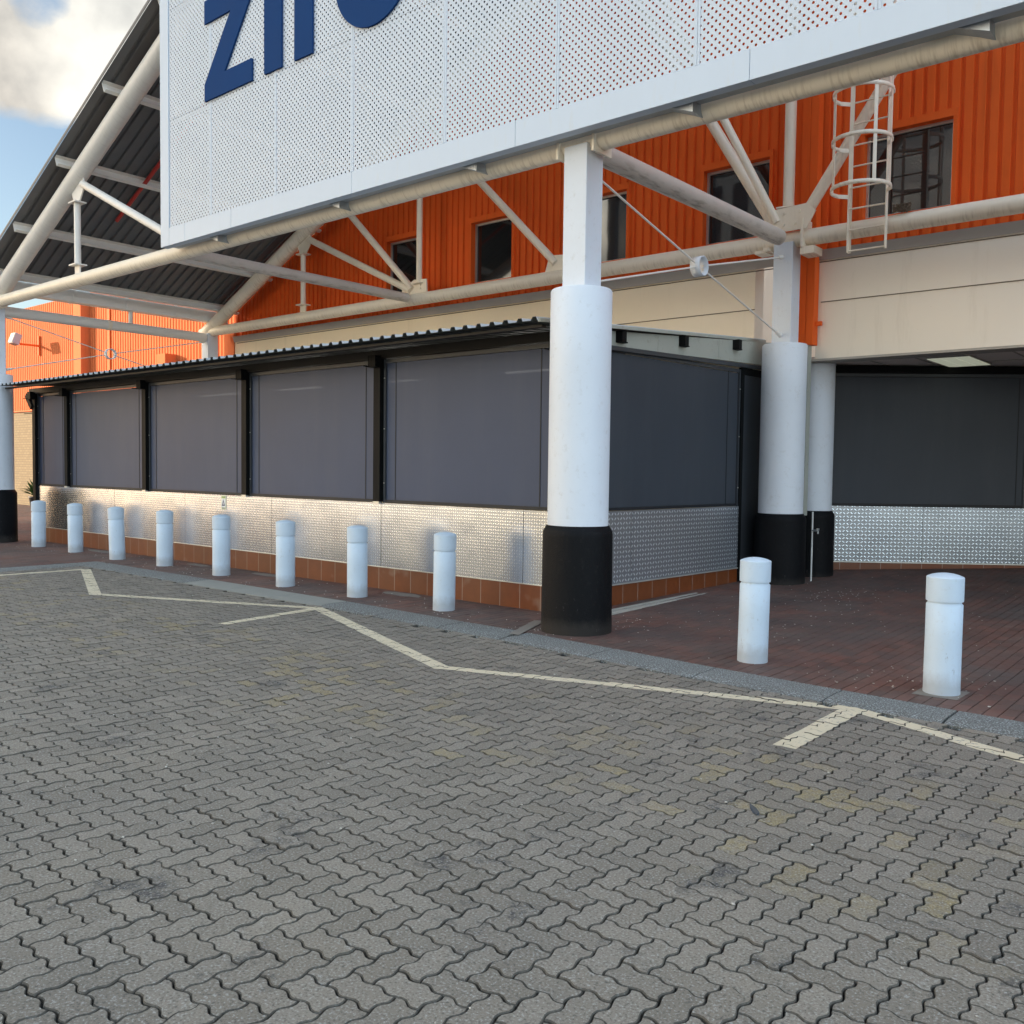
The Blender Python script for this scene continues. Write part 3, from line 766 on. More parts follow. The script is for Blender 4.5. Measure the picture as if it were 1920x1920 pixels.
pipe('diagonal', (-5.40, yr-.13, 4.98), (-7.4, yr-.9, 9.2), .055)
pipe('diagonal', (-5.08, yr, 5.02), (-2.0, yr, 9.6), .075)
gp = MB(); gp.prism([(-5.62, 4.84), (-4.98, 4.84), (-4.86, 5.06), (-4.98, 5.17), (-5.42, 5.15), (-5.60, 5.02)], yr-.145, yr-.12)
for a, b in ((-5.30, 5.08), (-5.08, 5.08), (-5.30, 4.93), (-5.14, 4.93)): gp.tube((a, yr-.165, b), (a, yr-.12, b), .020, 10)
gp.box((-5.42, yr-.13, 5.17), (-5.18, yr+.10, 5.19)); gp.box((-5.05, yr-.17, 4.58), (-5.02, yr+.14, 4.98)); gp.box((-5.05, yr-.17, 4.50), (-4.86, yr+.12, 4.60)); gp.box((-5.58, yr-.16, 4.62), (-5.50, yr+.12, 4.66)); gp.box((-5.72, yr-.12, 4.60), (-5.55, yr+.12, 4.64))
gp.build('gusset_plate', 'pipe_cream', can)
# tubes running back to the wall
pipe('cross_tube', (-5.30, 7.38, 4.72), (-5.30, 11.72, 4.74), .105, 'pipe_grime')
pipe('cross_tube', (-12.6, 7.35, 4.74), (-12.72, 11.90, 4.78), .085, 'pipe_grime')
pipe('cross_tube', (-19.60, 7.40, 4.60), (-19.60, 11.86, 4.60), .105, 'pipe_pale')
for a, b, r in (((-19.60, 9.5, 4.60), (-19.60, 9.58, 4.60), .112), ((-19.6, 7.27, 4.75), (-19.3, 7.27, 4.75), .14)): MB().tube(a, b, r, 22).build('collar', 'pipe_cream', can)
for s_ in (-1, 1): MB().box((-5.3+s_*.21-.012, 7.12, 4.60), (-5.3+s_*.21+.012, 7.42, 4.88)).build('flange', 'pipe_cream', can)
# purlins: cold rolled channels
for i, xp in enumerate((-19.2, -17.86, -16.1, -14.4, -12.7, -11.0, -9.3, -7.6, -6.1)):
    zc = rz(xp)+.24; m = MB(); sx = Vector((math.cos(math.atan(.468)), 0, math.sin(math.atan(.468)))); nn = Vector((-sx.z, 0, sx.x))
    c0 = Vector((xp, (6.95+12.46)/2, zc)); hy = (12.46-6.95)/2
    m.obox(c0, sx*.004, Vector((0, hy, 0)), nn*.085)
    m.obox(c0-nn*.085+sx*.035, sx*.037, Vector((0, hy, 0)), nn*.003); m.obox(c0+nn*.085+sx*.035, sx*.037, Vector((0, hy, 0)), nn*.003)
    m.obox(c0-nn*.072+sx*.070, sx*.003, Vector((0, hy, 0)), nn*.013)
    m.build('purlin', 'pipe_pale', can)
# roof sheeting, ribs running up the slope
def roof_sheet(x0, x1, y0, y1, zoff, pitch=.205, dep=.038):
    m = MB(); y = y0; prof = []
    while y < y1:
        prof += [(y, 0), (y+pitch*.62, 0), (y+pitch*.70, dep), (y+pitch*.92, dep)]; y += pitch
    prof.append((min(y, y1+.1), 0))
    A = [(x0, yy, rz(x0)+zoff+d) for yy, d in prof]; B = [(x1, yy, rz(x1)+zoff+d) for yy, d in prof]; n = len(prof)
    m.add(A+B, [(i, i+1, n+i+1, n+i) for i in range(n-1)])
    A2 = [(p[0], p[1], p[2]+.006) for p in A]; B2 = [(p[0], p[1], p[2]+.006) for p in B]
    m.add(A2+B2, [(n+i, n+i+1, i+1, i) for i in range(n-1)]); return m
rs_ = roof_sheet(-19.45, -6.0, 6.92, 12.44, .335)
rs_.bar((-19.45, 6.90, rz(-19.45)+.355), (-6.0, 6.90, rz(-6.0)+.355), .010, .05)
rs_.build('roof_sheet', 'roof_under', can)
gt = MB(); gt.box((-19.74, 6.9, 4.97), (-19.73, 12.4, 5.22)); gt.box((-19.50, 6.9, 4.97), (-19.49, 12.4, 5.22)); gt.box((-19.73, 6.9, 4.97), (-19.50, 12.4, 4.98))
for k in range(5): gt.box((-19.75, 7.6+k*1.15, 4.96), (-19.48, 7.64+k*1.15, 5.235))
go = gt.build('gutter', 'pipe_pale', can); sp = MB().tube((-19.62, 10.05, 4.62), (-19.62, 10.05, 4.98), .045, 14).build('spout', 'pipe_pale', go)
tag(MB().path([(-17.1, 8.5, 6.20), (-13.2, 8.5, 8.02), (-13.0, 8.5, 8.08)], .035, 10).build('sprinkler_pipe', 'red_paint'), 'thin red pipe clipped under the dark corrugated canopy roof', 'pipe')
# X bracing rods in the two end bays
def bracing(x, label, ya=7.45, yb=11.84, zt=4.50, zb=3.45):
    t = thing('rod_bracing', (x, 9.58, 3.98), label, 'bracing', 'steel rod bracing between column pairs')
    yc, zc, r = 9.58, 3.98, .115
    m = MB(); n = 26
    P = []
    for i in range(n):
        a = 2*math.pi*i/n
        for rr, xx in ((r, -.06), (r, .06), (r-.014, .06), (r-.014, -.06)): P.append((x+xx, yc+rr*math.cos(a), zc+rr*math.sin(a)))
    F = []
    for i in range(n):
        j = (i+1) % n
        for k in range(4): F.append((i*4+k, j*4+k, j*4+(k+1) % 4, i*4+(k+1) % 4))
    m.add(P, F, True); m.build('ring', 'column_white', t)
    for (ye, ze) in ((ya, zt), (yb, zb), (yb, zt), (ya, zb)):
        d = Vector((0, ye-yc, ze-zc)); L_ = d.length; d.normalize()
        a = Vector((x, yc, zc))+d*(r-.03); b = Vector((x, yc, zc))+d*(L_-.12)
        rd = MB().tube(a, b, .011, 8).tube(b, b+d*.12, .02, 8, .03); rd.build('rod', 'pipe_pale', t)
    return t
bracing(-5.3, 'thin rods crossing at a small cream ring between the nearest column and the inner column')
bracing(-19.6, 'thin rods crossing at a small white ring in front of the far orange wall')

# ------------------------------------------------------------------ perforated shop sign
sg = thing('shop_sign', (-5.3, 6.95, 4.73), 'huge white perforated metal shop sign with blue lettering', 'sign')
SY = 6.90; ST = 9.7
xp = -12.32; k = 0
edges = [-12.32, -11.25]+[-9.78+1.475*i for i in range(0, 12)]
for a, b in zip(edges[:-1], edges[1:]):
    for (z0, z1) in ((4.98, 6.478), (6.482, 8.0), (8.004, ST-.2)):
        m = MB(); m.box((a+.003, SY, z0), (b-.003, SY+.003, z1)); m.build('perforated_panel', 'perforated', sg)
XE = edges[-1]
fr = MB(); fr.box((-12.55, SY-.012, 4.73), (-12.32, SY+.10, ST))
fr.build('side_trim', 'sign_white', sg, .004)
fr = MB()
bj = [-12.318, -11.9, -10.75, -8.3, -5.85, -3.4, -.95, 1.5, XE]
for a, b in zip(bj[:-1], bj[1:]): fr.box((a+.0015, SY-.012, 4.73), (b-.0015, SY+.10, 4.975))
fr.build('bottom_trim', 'sign_white', sg, .004)
for e in edges[1:-1]: MB().box((e-.024, SY-.0035, 4.98), (e-.0015, SY-.0005, ST-.2)).box((e+.0015, SY-.0035, 4.98), (e+.024, SY-.0005, ST-.2)).build('seam_strip', 'sign_white', sg)
st = MB()
for e in edges: st.box((e-.02, SY+.006, 4.98), (e+.02, SY+.05, ST))
for z in (6.48, 8.0): st.box((-12.32, SY+.052, z-.02), (XE, SY+.09, z+.02))
st.build('stiffener', 'galv', sg)
for x in (-11.4, -8.8, -6.6, -4.1, -1.8): MB().prism([(x-.32, 4.83), (x+.12, 4.83), (x+.12, 4.66)], SY+.12, SY+.30).build('bracket', 'galv', sg)
ft = MB(); ft.box((-12.5, SY+.105, 4.755), (XE, SY+.24, 4.77)); ft.build('rear_tray', 'galv', sg)
def letter(nm, polys):
    m = MB()
    for p in polys: m.prism(p, SY-.030, SY-.005)
    return m.build(nm, 'letter_blue', sg)
letter('letter', [[(-11.35, 6.50), (-10.25, 6.50), (-10.25, 6.78), (-10.87, 6.78), (-10.25, 7.60), (-10.25, 7.82), (-11.35, 7.82), (-11.35, 7.52), (-10.73, 7.52), (-11.35, 6.72)]])
letter('letter', [[(-9.98, 6.50), (-9.62, 6.50), (-9.62, 7.82), (-9.98, 7.82)]])
letter('letter', [[(-9.36, 6.50), (-9.01, 6.50), (-9.01, 7.82), (-9.36, 7.82)]])
def ring(cx, cz, ro, ri, n=64):
    m = MB(); P = []
    for i in range(n):
        a = 2*math.pi*i/n
        for rr, yy in ((ro, SY-.030), (ri, SY-.030), (ri, SY-.005), (ro, SY-.005)): P.append((cx+rr*math.cos(a), yy, cz+rr*math.sin(a)))
    F = []
    for i in range(n):
        j = (i+1) % n
        for k in range(4): F.append((i*4+k, i*4+(k+1) % 4, j*4+(k+1) % 4, j*4+k))
    m.add(P, F); return m.build('letter', 'letter_blue', sg)
ring(-7.93, 7.16, .66, .29)

# ------------------------------------------------------------------ caged ladder
la = thing('caged_ladder', (-4.16, 11.82, 4.42), 'cream steel ladder with safety cage hanging in front of the right hand window', 'ladder')
LX0, LX1, LY = -4.40, -3.93, 11.80
for x in (LX0, LX1): m = MB(); m.box((x-.006, LY-.035, 4.42), (x+.006, LY+.035, 9.5)); m.box((x+(.006 if x == LX0 else -.006)-.02*(x != LX0)*1, LY+.034, 4.42), (x+(.026 if x == LX0 else -.006), LY+.040, 9.5)); m.build('rail', 'pipe_cream', la)
for k in range(18): MB().tube((LX0, LY, 4.44+k*.265), (LX1, LY, 4.44+k*.265), .011, 8).build('rung', 'pipe_cream', la)
def hoop(z):
    m = MB(); n = 20; cx, r = (LX0+LX1)/2, .36; P = []
    for i in range(n+1):
        a = math.pi*(-.06)-math.pi*1.0*i/n*1.0 - math.pi*.0
        a = math.pi*.12 - math.pi*1.24*i/n
        X, Y = cx+r*math.cos(a), LY-.26+r*math.sin(a)
        P += [(X, Y, z-.025), (X, Y, z+.025), (cx+(r-.008)*math.cos(a), LY-.26+(r-.008)*math.sin(a), z+.025), (cx+(r-.008)*math.cos(a), LY-.26+(r-.008)*math.sin(a), z-.025)]
    F = []
    for i in range(n):
        for k in range(4): F.append((i*4+k, i*4+(k+1) % 4, (i+1)*4+(k+1) % 4, (i+1)*4+k))
    m.add(P, F, True)
    for s_, xr in ((0, LX1), (n, LX0)):
        a = math.pi*.12 - math.pi*1.24*s_/n; m.bar((cx+r*math.cos(a), LY-.26+r*math.sin(a), z), (xr, LY-.02, z), .008, .05)
    return m.build('hoop', 'pipe_cream', la)
for z in (5.12, 5.70, 6.28, 6.86, 7.44): hoop(z)
for i in (2, 6, 10, 14, 18):
    a = math.pi*.12 - math.pi*1.24*i/20; X, Y = (LX0+LX1)/2+.352*math.cos(a), LY-.26+.352*math.sin(a)
    MB().obox((X, Y, 7.0), (-.022*math.sin(a), .022*math.cos(a), 0), (.004*math.cos(a), .004*math.sin(a), 0), (0, 0, 1.90)).build('cage_bar', 'pipe_cream', la)
nb = MB(); rr_ = random.Random(4)
for i in range(60):
    a = rr_.random()*6.28; b = rr_.random()*6.28; nb.tube((-3.78+.11*math.cos(a), 11.92+.07*math.sin(a), 4.86+rr_.random()*.10), (-3.78+.11*math.cos(b), 11.92+.07*math.sin(b), 4.86+rr_.random()*.11), .004, 5)
tag(nb.build('bird_nest', 'nest'), 'small untidy bird nest on the cream tube beside the ladder', 'nest')

# ------------------------------------------------------------------ terrace enclosure with mesh blinds
ter = thing('dining_terrace', (-12.5, 7.95, 0), 'long enclosed terrace with dark roll-down blinds over tread plate cladding and a corrugated lean-to roof', 'terrace')
FY = 7.95
XL, XR = -19.55, -5.95
sidex = lambda y: XR+.056*(y-FY)
def wallbox(p, q, z0, z1, th, inward=1):
    """thin upright slab between plan points p and q, its face on the line p-q and its body to the left of p->q"""
    p = Vector((p[0], p[1], 0)); q = Vector((q[0], q[1], 0)); d = (q-p).normalized(); n = Vector((-d.y, d.x, 0))*th*inward
    return [p+Vector((0,0,z0)), q+Vector((0,0,z0)), q+n+Vector((0,0,z0)), p+n+Vector((0,0,z0)), p+Vector((0,0,z1)), q+Vector((0,0,z1)), q+n+Vector((0,0,z1)), p+n+Vector((0,0,z1))]
BF = [(0,3,2,1),(4,5,6,7),(0,1,5,4),(1,2,6,5),(2,3,7,6),(3,0,4,7)]
def slab(nm, p, q, z0, z1, th, mat, par, inward=1, bevel=0):
    m = MB(); m.add(wallbox(p, q, z0, z1, th, inward), BF); return m.build(nm, mat, par, bevel)
SE = 12.42
slab('tiled_plinth', (XL, FY+.006), (XR, FY+.006), 0, .30, .2, 'tile_front', ter)
slab('tiled_plinth', (sidex(FY+.207), FY+.207), (sidex(SE), SE), 0, .275, .2, 'tile_side', ter)
pe = [XL, -18.55, -16.15, -13.75, -11.35, -8.95, -6.55, XR]
for a, b in zip(pe[:-1], pe[1:]): slab('metal_panel', (a+.004, FY-.004), (b-.004, FY-.004), .305+rnd.uniform(-.004, .004), 1.135, .006, 'tread_front', ter)
for a, b in ((FY+.01, 9.15), (9.15, 11.62)): slab('metal_panel', (sidex(a)+.006, a+.003), (sidex(b)+.006, b-.003), .275, 1.125, .006, 'tread_side', ter)
tr = MB(); tr.box((XL, FY-.012, .296), (XR+.01, FY-.005, .306)); tr.build('edge_strip', 'alu', ter)
tr = MB(); tr.add(wallbox((sidex(FY)+.02, FY), (sidex(11.62)+.02, 11.62), .262, .276, .02), BF); tr.build('edge_strip', 'alu', ter)
core = MB(); core.box((XL+.01, FY+.012, .31), (XR-.02, FY+.15, 1.12)); core.build('dwarf_wall', 'dark_beam', ter)
core = MB(); core.add(wallbox((sidex(FY)-.01, FY+.16), (sidex(SE)-.01, SE), .28, 1.11, .12), BF); core.build('dwarf_wall', 'dark_beam', ter)
# posts and blinds along the front
posts = [-19.45, -18.0, -15.0, -12.0, -9.0, -6.05]
for i, x in enumerate(posts):
    m = MB(); m.box((x-.062, FY-.05, 1.15 if i else 0.31), (x+.062, FY+.06, 3.0)); po = m.build('post', 'black_metal', ter)
    m = MB(); m.box((x-.07, FY-.14, 2.88), (x+.07, FY-.052, 3.03)); m.box((x-.07, FY-.22, 2.885), (x-.06, FY-.14, 2.897))
    if i == 0: m.bar((x-.05, FY-.03, 2.72), (x-.30, FY-.03, 2.98), .10, .10); m.box((x-.50, FY-.03, 2.60), (x-.05, FY-.02, 2.615))
    m.build('bracket', 'black_metal', po)
    if i: m = MB(); m.box((x-.06, FY-.055, 1.125), (x+.06, FY-.012, 1.155)); m.build('foot_cap', 'alu', po)
def blind(p, q, z0, z1, mat, inward=1, zips=(.20, .24), name='blind'):
    p = Vector((p[0], p[1], 0)); q = Vector((q[0], q[1], 0)); d = (q-p).normalized(); n = Vector((-d.y, d.x, 0))*inward; Ld = (q-p).length
    P = lambda s, off: p+d*s+n*off
    def bx3(s0, s1, o0, o1, za, zb, nm, mt, par):
        m = MB(); c = P((s0+s1)/2, (o0+o1)/2); c.z = (za+zb)/2
        m.obox(c, d*(s1-s0)/2, n*(o1-o0)/2, Vector((0, 0, (zb-za)/2))); return m.build(nm, mt, par)
    b = bx3(.03, Ld-.03, .030, .036, z0+.03, z1-.05, name, mat, ter if par_ is None else par_)
    bx3(0, .035, .005, .05, z0, z1, 'guide_rail', 'dark_grey', b); bx3(Ld-.035, Ld, .005, .05, z0, z1, 'guide_rail', 'dark_grey', b)
    bx3(.035, Ld-.035, .008, .029, z0, z0+.035, 'bottom_bar', 'seam_dark', b)
    bx3(.035, Ld-.035, .010, .029, z1-.045, z1, 'head_rail', 'dark_grey', b)
    for s_ in (zips[0], Ld-zips[1]): bx3(s_, s_+.012, .0245, .0298, z0+.035, z1-.045, 'zip_seam', 'seam_dark', b)
    m = MB()
    for s_ in (.018, Ld-.018):
        for zz in (.25, .95, 1.6):
            c = P(s_, .003); c.z = z0+zz; m.tube(c-n*.006, c+n*.004, .008, 8)
    m.build('screw', 'alu', b)
    return b
par_ = None
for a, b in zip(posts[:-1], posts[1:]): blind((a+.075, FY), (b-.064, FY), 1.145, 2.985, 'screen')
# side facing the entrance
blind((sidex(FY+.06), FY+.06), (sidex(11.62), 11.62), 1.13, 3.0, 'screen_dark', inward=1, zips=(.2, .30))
mside = MB()
# grey fascia boards above the side blind, rising with the roof
def fz(y): return 3.08+.072*(y-7.2)
for a, b in ((8.0, 9.6), (9.6, 11.0), (11.0, 12.40)):
    m = MB(); x_a, x_b = sidex(a)+.012, sidex(b)+.012
    m.add([(x_a, a+.002, 2.985+.03*(a-8)), (x_b, b-.002, 2.985+.03*(b-8)), (x_b, b-.002, fz(b)-.01), (x_a, a+.002, fz(a)-.01), (x_a-.01, a+.002, 2.985+.03*(a-8)), (x_b-.01, b-.002, 2.985+.03*(b-8)), (x_b-.01, b-.002, fz(b)-.01), (x_a-.01, a+.002, fz(a)-.01)], [(0,1,2,3),(7,6,5,4),(0,4,5,1),(1,5,6,2),(2,6,7,3),(3,7,4,0)])
    m.build('fascia_board', 'fascia_grey', ter)
m = MB(); m.bar((sidex(7.98)+.02, 7.98, 2.97), (sidex(12.4)+.02, 12.4, 3.07), .03, .05); m.build('head_rail', 'dark_grey', ter)
for y in (8.80, 10.09, 11.39):
    m = MB(); x = sidex(y)+.013; m.box((x, y-.045, fz(y)-.14), (x+.09, y+.045, fz(y)-.01)); m.box((x, y+.046, fz(y)-.14), (x+.07, y+.10, fz(y)-.125)); m.build('purlin_end', 'black_metal', ter)
# black door at the inner end
dr = slab('door', (sidex(11.70), 11.70), (sidex(SE), SE), .09, 3.02, .05, 'dark_grey', ter)
m = MB(); m.add(wallbox((sidex(11.63)+.006, 11.63), (sidex(11.70)+.006, 11.70), .07, 3.03, .05), BF); m.add(wallbox((sidex(11.70)+.004, 11.70), (sidex(SE)+.004, SE), 2.93, 3.03, .02), BF); m.build('door_frame', 'black_metal', dr)
# beam and lean-to roof
m = MB(); m.box((XL-.15, FY-.03, 2.995), (XR+.02, FY+.08, 3.105)); m.build('beam', 'dark_beam', ter)
m = MB(); m.box((XL-.1, 7.32, 3.045), (XR+.12, 7.40, 3.072)); m.build('eave_batten', 'dark_beam', ter)
def lean(x0, x1, y0, y1, pitch=.19):
    m = MB(); x = x0; prof = []
    while x < x1-.01:
        prof += [(x, 0), (x+.105, 0), (x+.125, .036), (x+.17, .036)]; x += pitch
    prof.append((x, 0)); n = len(prof)
    z0, z1 = fz(y0)+.012, fz(y1)+.012
    A = [(px_, y0+rnd.uniform(-.006, .006), z0+d) for px_, d in prof]; B = [(px_, y1, z1+d) for px_, d in prof]
    m.add(A+B, [(i, i+1, n+i+1, n+i) for i in range(n-1)])
    A2 = [(a, b, c+.005) for a, b, c in A]; B2 = [(a, b, c+.005) for a, b, c in B]
    m.add(A2+B2, [(n+i, n+i+1, i+1, i) for i in range(n-1)])
    m.add(A+A2, [(i, n+i, n+i+1, i+1) for i in range(n-1)])
    return m
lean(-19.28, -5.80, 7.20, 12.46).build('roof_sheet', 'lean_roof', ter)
m = MB(); m.bar((-5.785, 7.22, fz(7.2)+.02), (-5.785, 12.42, fz(12.42)+.02), .03, .035); m.build('barge_flashing', 'fascia_grey', ter)
# dim tube lights inside, faintly seen through the blinds
for (xa, xb) in ((-15.9, -14.5), (-13.35, -12.15), (-11.0, -9.88), (-8.2, -7.0)):
    m = MB(); m.box((xa, 9.44, 2.93), (xb, 9.56, 2.965)); lt = m.build('tube_light', 'soffit', ter)
    MB().tube((xa+.03, 9.5, 2.905), (xb-.03, 9.5, 2.905), .014, 8).build('tube', 'tube', lt)
m = MB(); m.box((XL+.1, FY+.25, .02), (-6.2, 12.45, .06)); m.build('terrace_floor', 'dark_beam', ter)
m = MB(); m.box((XL-.02, FY+.2, 0), (XL+.03, 12.45, 3.05)); m.build('end_wall', 'dark_beam', ter)

# second blind wall standing across the alcove
al = thing('dining_terrace', (-4.0, 14.4, .1), 'dark blind wall over tread plate cladding set back in the alcove at the right', 'terrace')
BA = Vector((-5.62, 13.13)); BD = Vector((.796, .605)); BB = BA+BD*9.6
def bp(s): return (BA.x+BD.x*s, BA.y+BD.y*s)
slab('tiled_plinth', bp(0), bp(9.6), 0, .27, .2, 'tile_back', al)
for a, b in ((0, 1.92), (1.92, 4.35), (4.35, 6.8), (6.8, 9.6)): slab('metal_panel', (BA.x+BD.x*(a+.003)+.010*BD.y, BA.y+BD.y*(a+.003)-.010*BD.x), (BA.x+BD.x*(b-.003)+.010*BD.y, BA.y+BD.y*(b-.003)-.010*BD.x), .285, 1.11, .006, 'tread_back', al)
m = MB(); m.add(wallbox((BA.x+.02*BD.y, BA.y-.02*BD.x), (BB.x+.02*BD.y, BB.y-.02*BD.x), .268, .284, .018), BF); m.build('edge_strip', 'alu', al)
slab('dwarf_wall', bp(0), bp(9.6), .285, 1.10, .12, 'dark_beam', al)
par_ = al
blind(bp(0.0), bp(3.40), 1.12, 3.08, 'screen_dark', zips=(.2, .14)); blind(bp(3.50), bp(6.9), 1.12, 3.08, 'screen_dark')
slab('post', (bp(3.405)[0]+.03, bp(3.405)[1]-.03), (bp(3.495)[0]+.03, bp(3.495)[1]-.03), 1.11, 3.09, .08, 'black_metal', al)
slab('head_beam', (bp(-.3)[0]+.02, bp(-.3)[1]-.02), (bp(9.6)[0]+.02, bp(9.6)[1]-.02), 3.085, 3.185, .1, 'black_metal', al)
slab('backing', (bp(-.5)[0]-.2, bp(-.5)[1]+.25), (bp(9.6)[0]-.2, bp(9.6)[1]+.25), .0, 3.19, .1, 'dark_beam', al)

# small sticker on the cladding
sk = thing('warning_sticker', (-12.61, 7.938, 1.015), 'small pale yellow warning sticker with a triangle on the metal cladding', 'sticker')
m = MB(); m.box((-12.675, 7.940, .905), (-12.545, 7.943, 1.125)); m.build('sheet', 'sticker_pale', sk)
m = MB(); m.box((-12.665, 7.9385, .945), (-12.555, 7.9395, 1.075)); m.build('white_field', 'sticker_white', sk)
m = MB(); m.prism([(-12.655, .965), (-12.565, .965), (-12.61, 1.065)], 7.9365, 7.938); m.build('triangle', 'sticker_ink', sk)
m = MB(); m.prism([(-12.625, .985), (-12.595, .985), (-12.61, 1.03)], 7.935, 7.936); m.build('symbol', 'sticker_white', sk)
m = MB(); m.box((-12.66, 7.9385, 1.088), (-12.56, 7.9395, 1.112)); m.build('green_bar', 'sticker_green', sk)
m = MB()
for k in range(3): m.box((-12.655, 7.9385, .912+k*.011), (-12.57+k*.004, 7.9392, .917+k*.011))
m.build('text_line', 'sticker_ink', sk)

# thin white water pipe with a tap beside the inner columns
wp = thing('water_pipe', (-4.97, 12.32, .08), 'thin white water pipe with a small tap between two black column feet', 'pipe')
MB().tube((-4.97, 12.32, .07), (-4.97, 12.32, 1.06), .012, 10).build('riser', 'rubber_pipe', wp)
m = MB(); m.tube((-4.97, 12.32, .80), (-4.87, 12.27, .80), .012, 8); m.tube((-4.87, 12.27, .80), (-4.87, 12.27, .76), .012, 8); m.box((-4.885, 12.255, .81), (-4.855, 12.285, .835)); m.build('tap', 'galv', wp)

# planks lying at the foot of the tiled wall
def plank(a, b, w_, h, label):
    m = MB(); m.bar(a, b, w_, h); return tag(m.build('plank', 'plank', None, .003), label, 'plank', 'pale battens lying at the tiled wall')
plank((-5.66, 8.30, .032), (-5.66, 10.40, .036), .05, .035, 'pale batten lying hard against the brown tiles, shorter and further in')
plank((-5.575, 8.15, .030), (-5.56, 10.75, .038), .045, .03, 'flaking pale batten lying outermost on the bricks beside the brown tiles')
fe = MB(); fp = [(-1.815, 3.935), (-1.808, 3.95), (-1.845, 3.992), (-1.905, 4.05), (-1.885, 4.012), (-1.845, 3.96)]
fe.add([(x, y, .006+.012*math.sin(i)) for i, (x, y) in enumerate(fp)]+[(x, y, .003) for x, y in fp], [(0, 1, 2, 3, 4, 5), (11, 10, 9, 8, 7, 6)]+[(i, i+6, (i+1) % 6+6, (i+1) % 6) for i in range(6)])
tag(fe.build('feather', 'feather'), 'single dark grey feather lying on the paving below the yellow line spur', 'feather')

# crumbs, petals and grit blown about
lt = MB(); rr_ = random.Random(11)
def crumb(x, y, s, z):
    a = rr_.random()*6.28; n = 5; P = [(x+s*(.5+rr_.random()*.6)*math.cos(a+6.283*i/n)*1.5, y+s*(.5+rr_.random()*.6)*math.sin(a+6.283*i/n), z+.002+rr_.random()*.003) for i in range(n)]
    P2 = [(p[0], p[1], z) for p in P]; lt.add(P+P2, [tuple(range(n))]+[(i, (i+1) % n, n+(i+1) % n, n+i) for i in range(n)])
for _ in range(200):
    x = rr_.uniform(-5.6, 1.5); y = rr_.uniform(6.8, 13.5); crumb(x, y, rr_.choice([.003, .003, .004, .004, .005, .009]), zg(y)+.013)
for cx, cy, n_ in ((-5.6, 6.95, 130), (-2.0, 7.35, 90), (-4.2, 11.2, 200), (-3.9, 8.6, 70), (-5.2, 8.0, 90), (-2.3, 6.85, 60)):
    for _ in range(n_//3):
        x, y = rr_.gauss(cx, .28), rr_.gauss(cy, .25 if cy < 10 else .5)
        if y > 6.75: crumb(x, y, rr_.choice([.003, .004, .006]), zg(y)+.014)
for _ in range(150):
    x = rr_.uniform(-18.5, -5.9); y = rr_.uniform(6.95, 7.8); crumb(x, y, rr_.choice([.003, .005, .008]), .014)
for _ in range(160):
    x = rr_.uniform(-13, 1); y = rr_.uniform(1.5, 6.3); crumb(x, y, rr_.choice([.003, .004, .006]), .002)
tag(lt.build('litter', 'litter'), 'pale crumbs and petals scattered over the paving', 'litter', kind='stuff')

# ------------------------------------------------------------------ sunlit wing further along
wh = thing('warehouse_wing', (-30, 13.3, 0), 'sunlit orange ribbed wing above yellow face brick, beyond the canopy at the far left', 'building')
cladding(-48, -19.75, 13.3, lambda x: 6.9, 3.40, [], depth=.03).build('ribbed_cladding', 'orange_far', wh)
m = MB(); m.box((-48, 13.28, 3.36), (-19.75, 13.42, 3.40)); m.build('drip_flashing', 'orange', wh)
m = MB(); m.box((-48, 13.34, 0), (-19.75, 13.6, 3.36)); m.build('brick_base', 'facebrick', wh)
m = MB(); m.box((-48, 13.36, 3.4), (-19.75, 18, 6.88)); m.build('wing_core', 'orange_far', wh)
m = MB(); m.box((-29.0, 13.02, 3.42), (-28.55, 13.36, 6.9)); m.build('pilaster', 'orange_far', wh)
m = MB(); m.box((-27.30, 13.26, 3.42), (-27.18, 13.33, 6.9)); m.build('wall_duct', 'orange', wh)
m = MB(); m.box((-23.85, 12.95, 3.6), (-23.4, 13.32, 4.62)); m.build('meter_box', 'orange_far', wh)
flo = thing('floodlight', (-32.15, 12.8, 5.55), 'grey floodlight on a short orange arm on the sunlit orange wall', 'floodlight')
m = MB(); m.bar((-32.15, 13.33, 5.52), (-32.15, 12.66, 5.52), .07, .06); m.box((-32.19, 13.24, 5.2), (-32.11, 13.30, 5.85)); m.build('arm', 'orange', flo)
m = MB(); m.obox((-32.15, 12.52, 5.66), (.17, 0, 0), (0, .10, -.035), (0, .06, .17)); m.build('housing', 'lamp_grey', flo, .01)
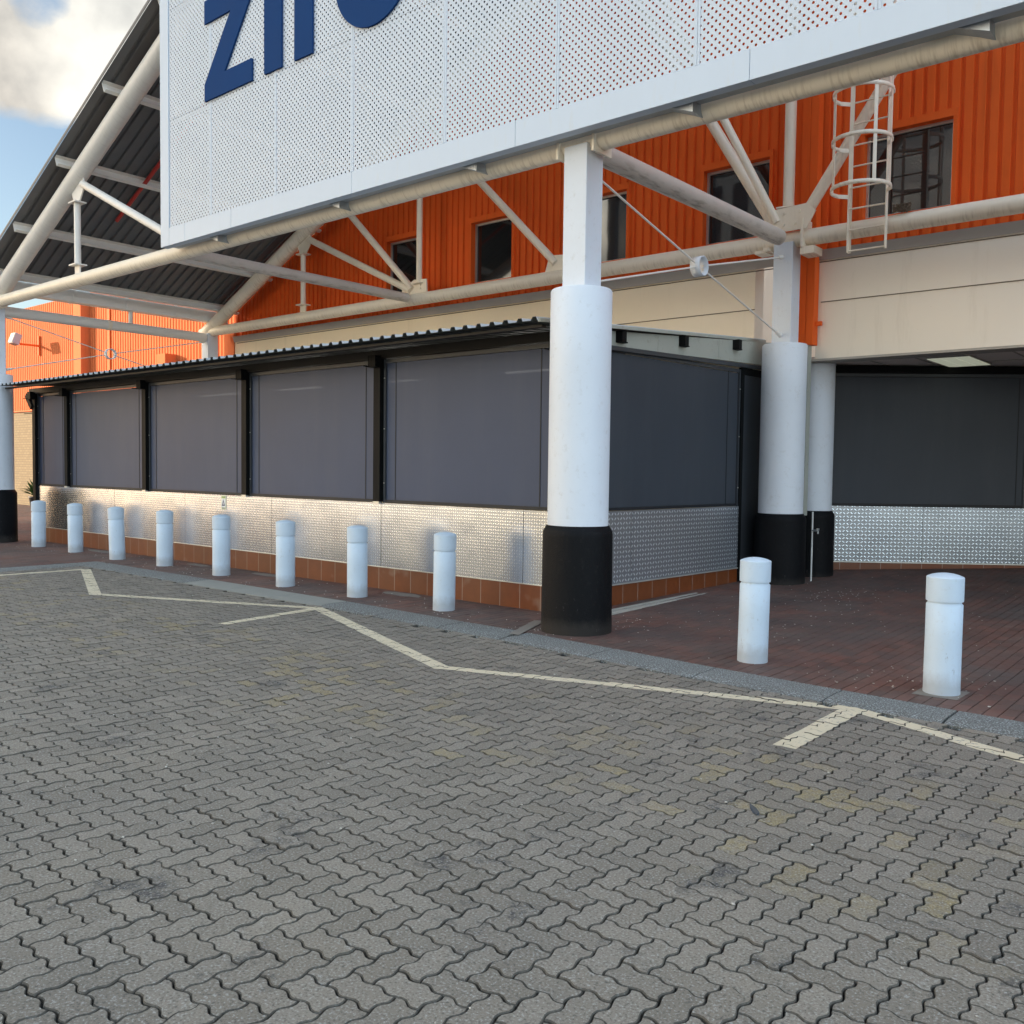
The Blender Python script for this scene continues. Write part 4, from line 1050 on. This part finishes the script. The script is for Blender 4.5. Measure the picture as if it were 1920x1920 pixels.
m = MB(); m.obox((-32.15, 12.405, 5.70), (.155, 0, 0), (0, .012, -.004), (0, .056, .155)); m.build('glass', 'lamp_glass', flo)
pp = thing('potted_plant', (-31.6, 12.9, 0), 'small leafy plant in a black pot at the foot of the yellow brick wall', 'plant')
MB().lathe([(.15, .02), (.17, .05), (.22, .42), (.24, .43), (.24, .47), (.20, .47)], (-31.6, 12.9, .01), 20).build('pot', 'pot_black', pp)
m = MB(); rr_ = random.Random(8)
for i in range(110):
    a = rr_.random()*6.28; e = rr_.uniform(.2, 1.4); l = rr_.uniform(.22, .6); b = Vector((-31.6+rr_.gauss(0, .06), 12.9+rr_.gauss(0, .06), .45+rr_.random()*.25))
    d = Vector((math.cos(a)*math.cos(e), math.sin(a)*math.cos(e), math.sin(e))); s_ = Vector((-math.sin(a), math.cos(a), 0))*.035
    m.add([b, b+d*l*.5+s_, b+d*l-Vector((0, 0, l*.12)), b+d*l*.5-s_], [(0, 1, 2, 3)])
m.build('foliage', 'leaf', pp)
# added cloud-shaped blocker, out of view, put before the sun to shade this corner
p_ = Vector((.555, -.832, 0)); u_ = sunv.cross(p_).normalized()
if u_.z < 0: u_ = -u_
m = MB(); rr_ = random.Random(21)
def puff(c, r):
    n, k = 14, 9; P = []; ph = rr_.random()*6
    for i in range(k+1):
        th = math.pi*i/k
        for j in range(n):
            a = 2*math.pi*j/n; q = r*(1+.07*math.sin(3*a+ph)*math.sin(2*th)+.05*math.sin(5*a-ph))
            P.append(c+Vector((q*math.sin(th)*math.cos(a), q*math.sin(th)*math.sin(a), q*.9*math.cos(th))))
    m.add(P, [(i*n+j, i*n+(j+1) % n, (i+1)*n+(j+1) % n, (i+1)*n+j) for i in range(k) for j in range(n)], True)
for a in np.arange(-17.0, 24, 3.6):
    for b in np.arange(-4, 10, 3.4):
        puff(sunv*260+p_*(a+rr_.uniform(-.3, .3))+u_*(b+1.6+rr_.uniform(-.6, .6))+sdir*rr_.uniform(-5, 5), 4.9)
cl_ = m.build('added_sun_blocker', 'added_sun_blocker'); cl_['kind'] = 'structure'
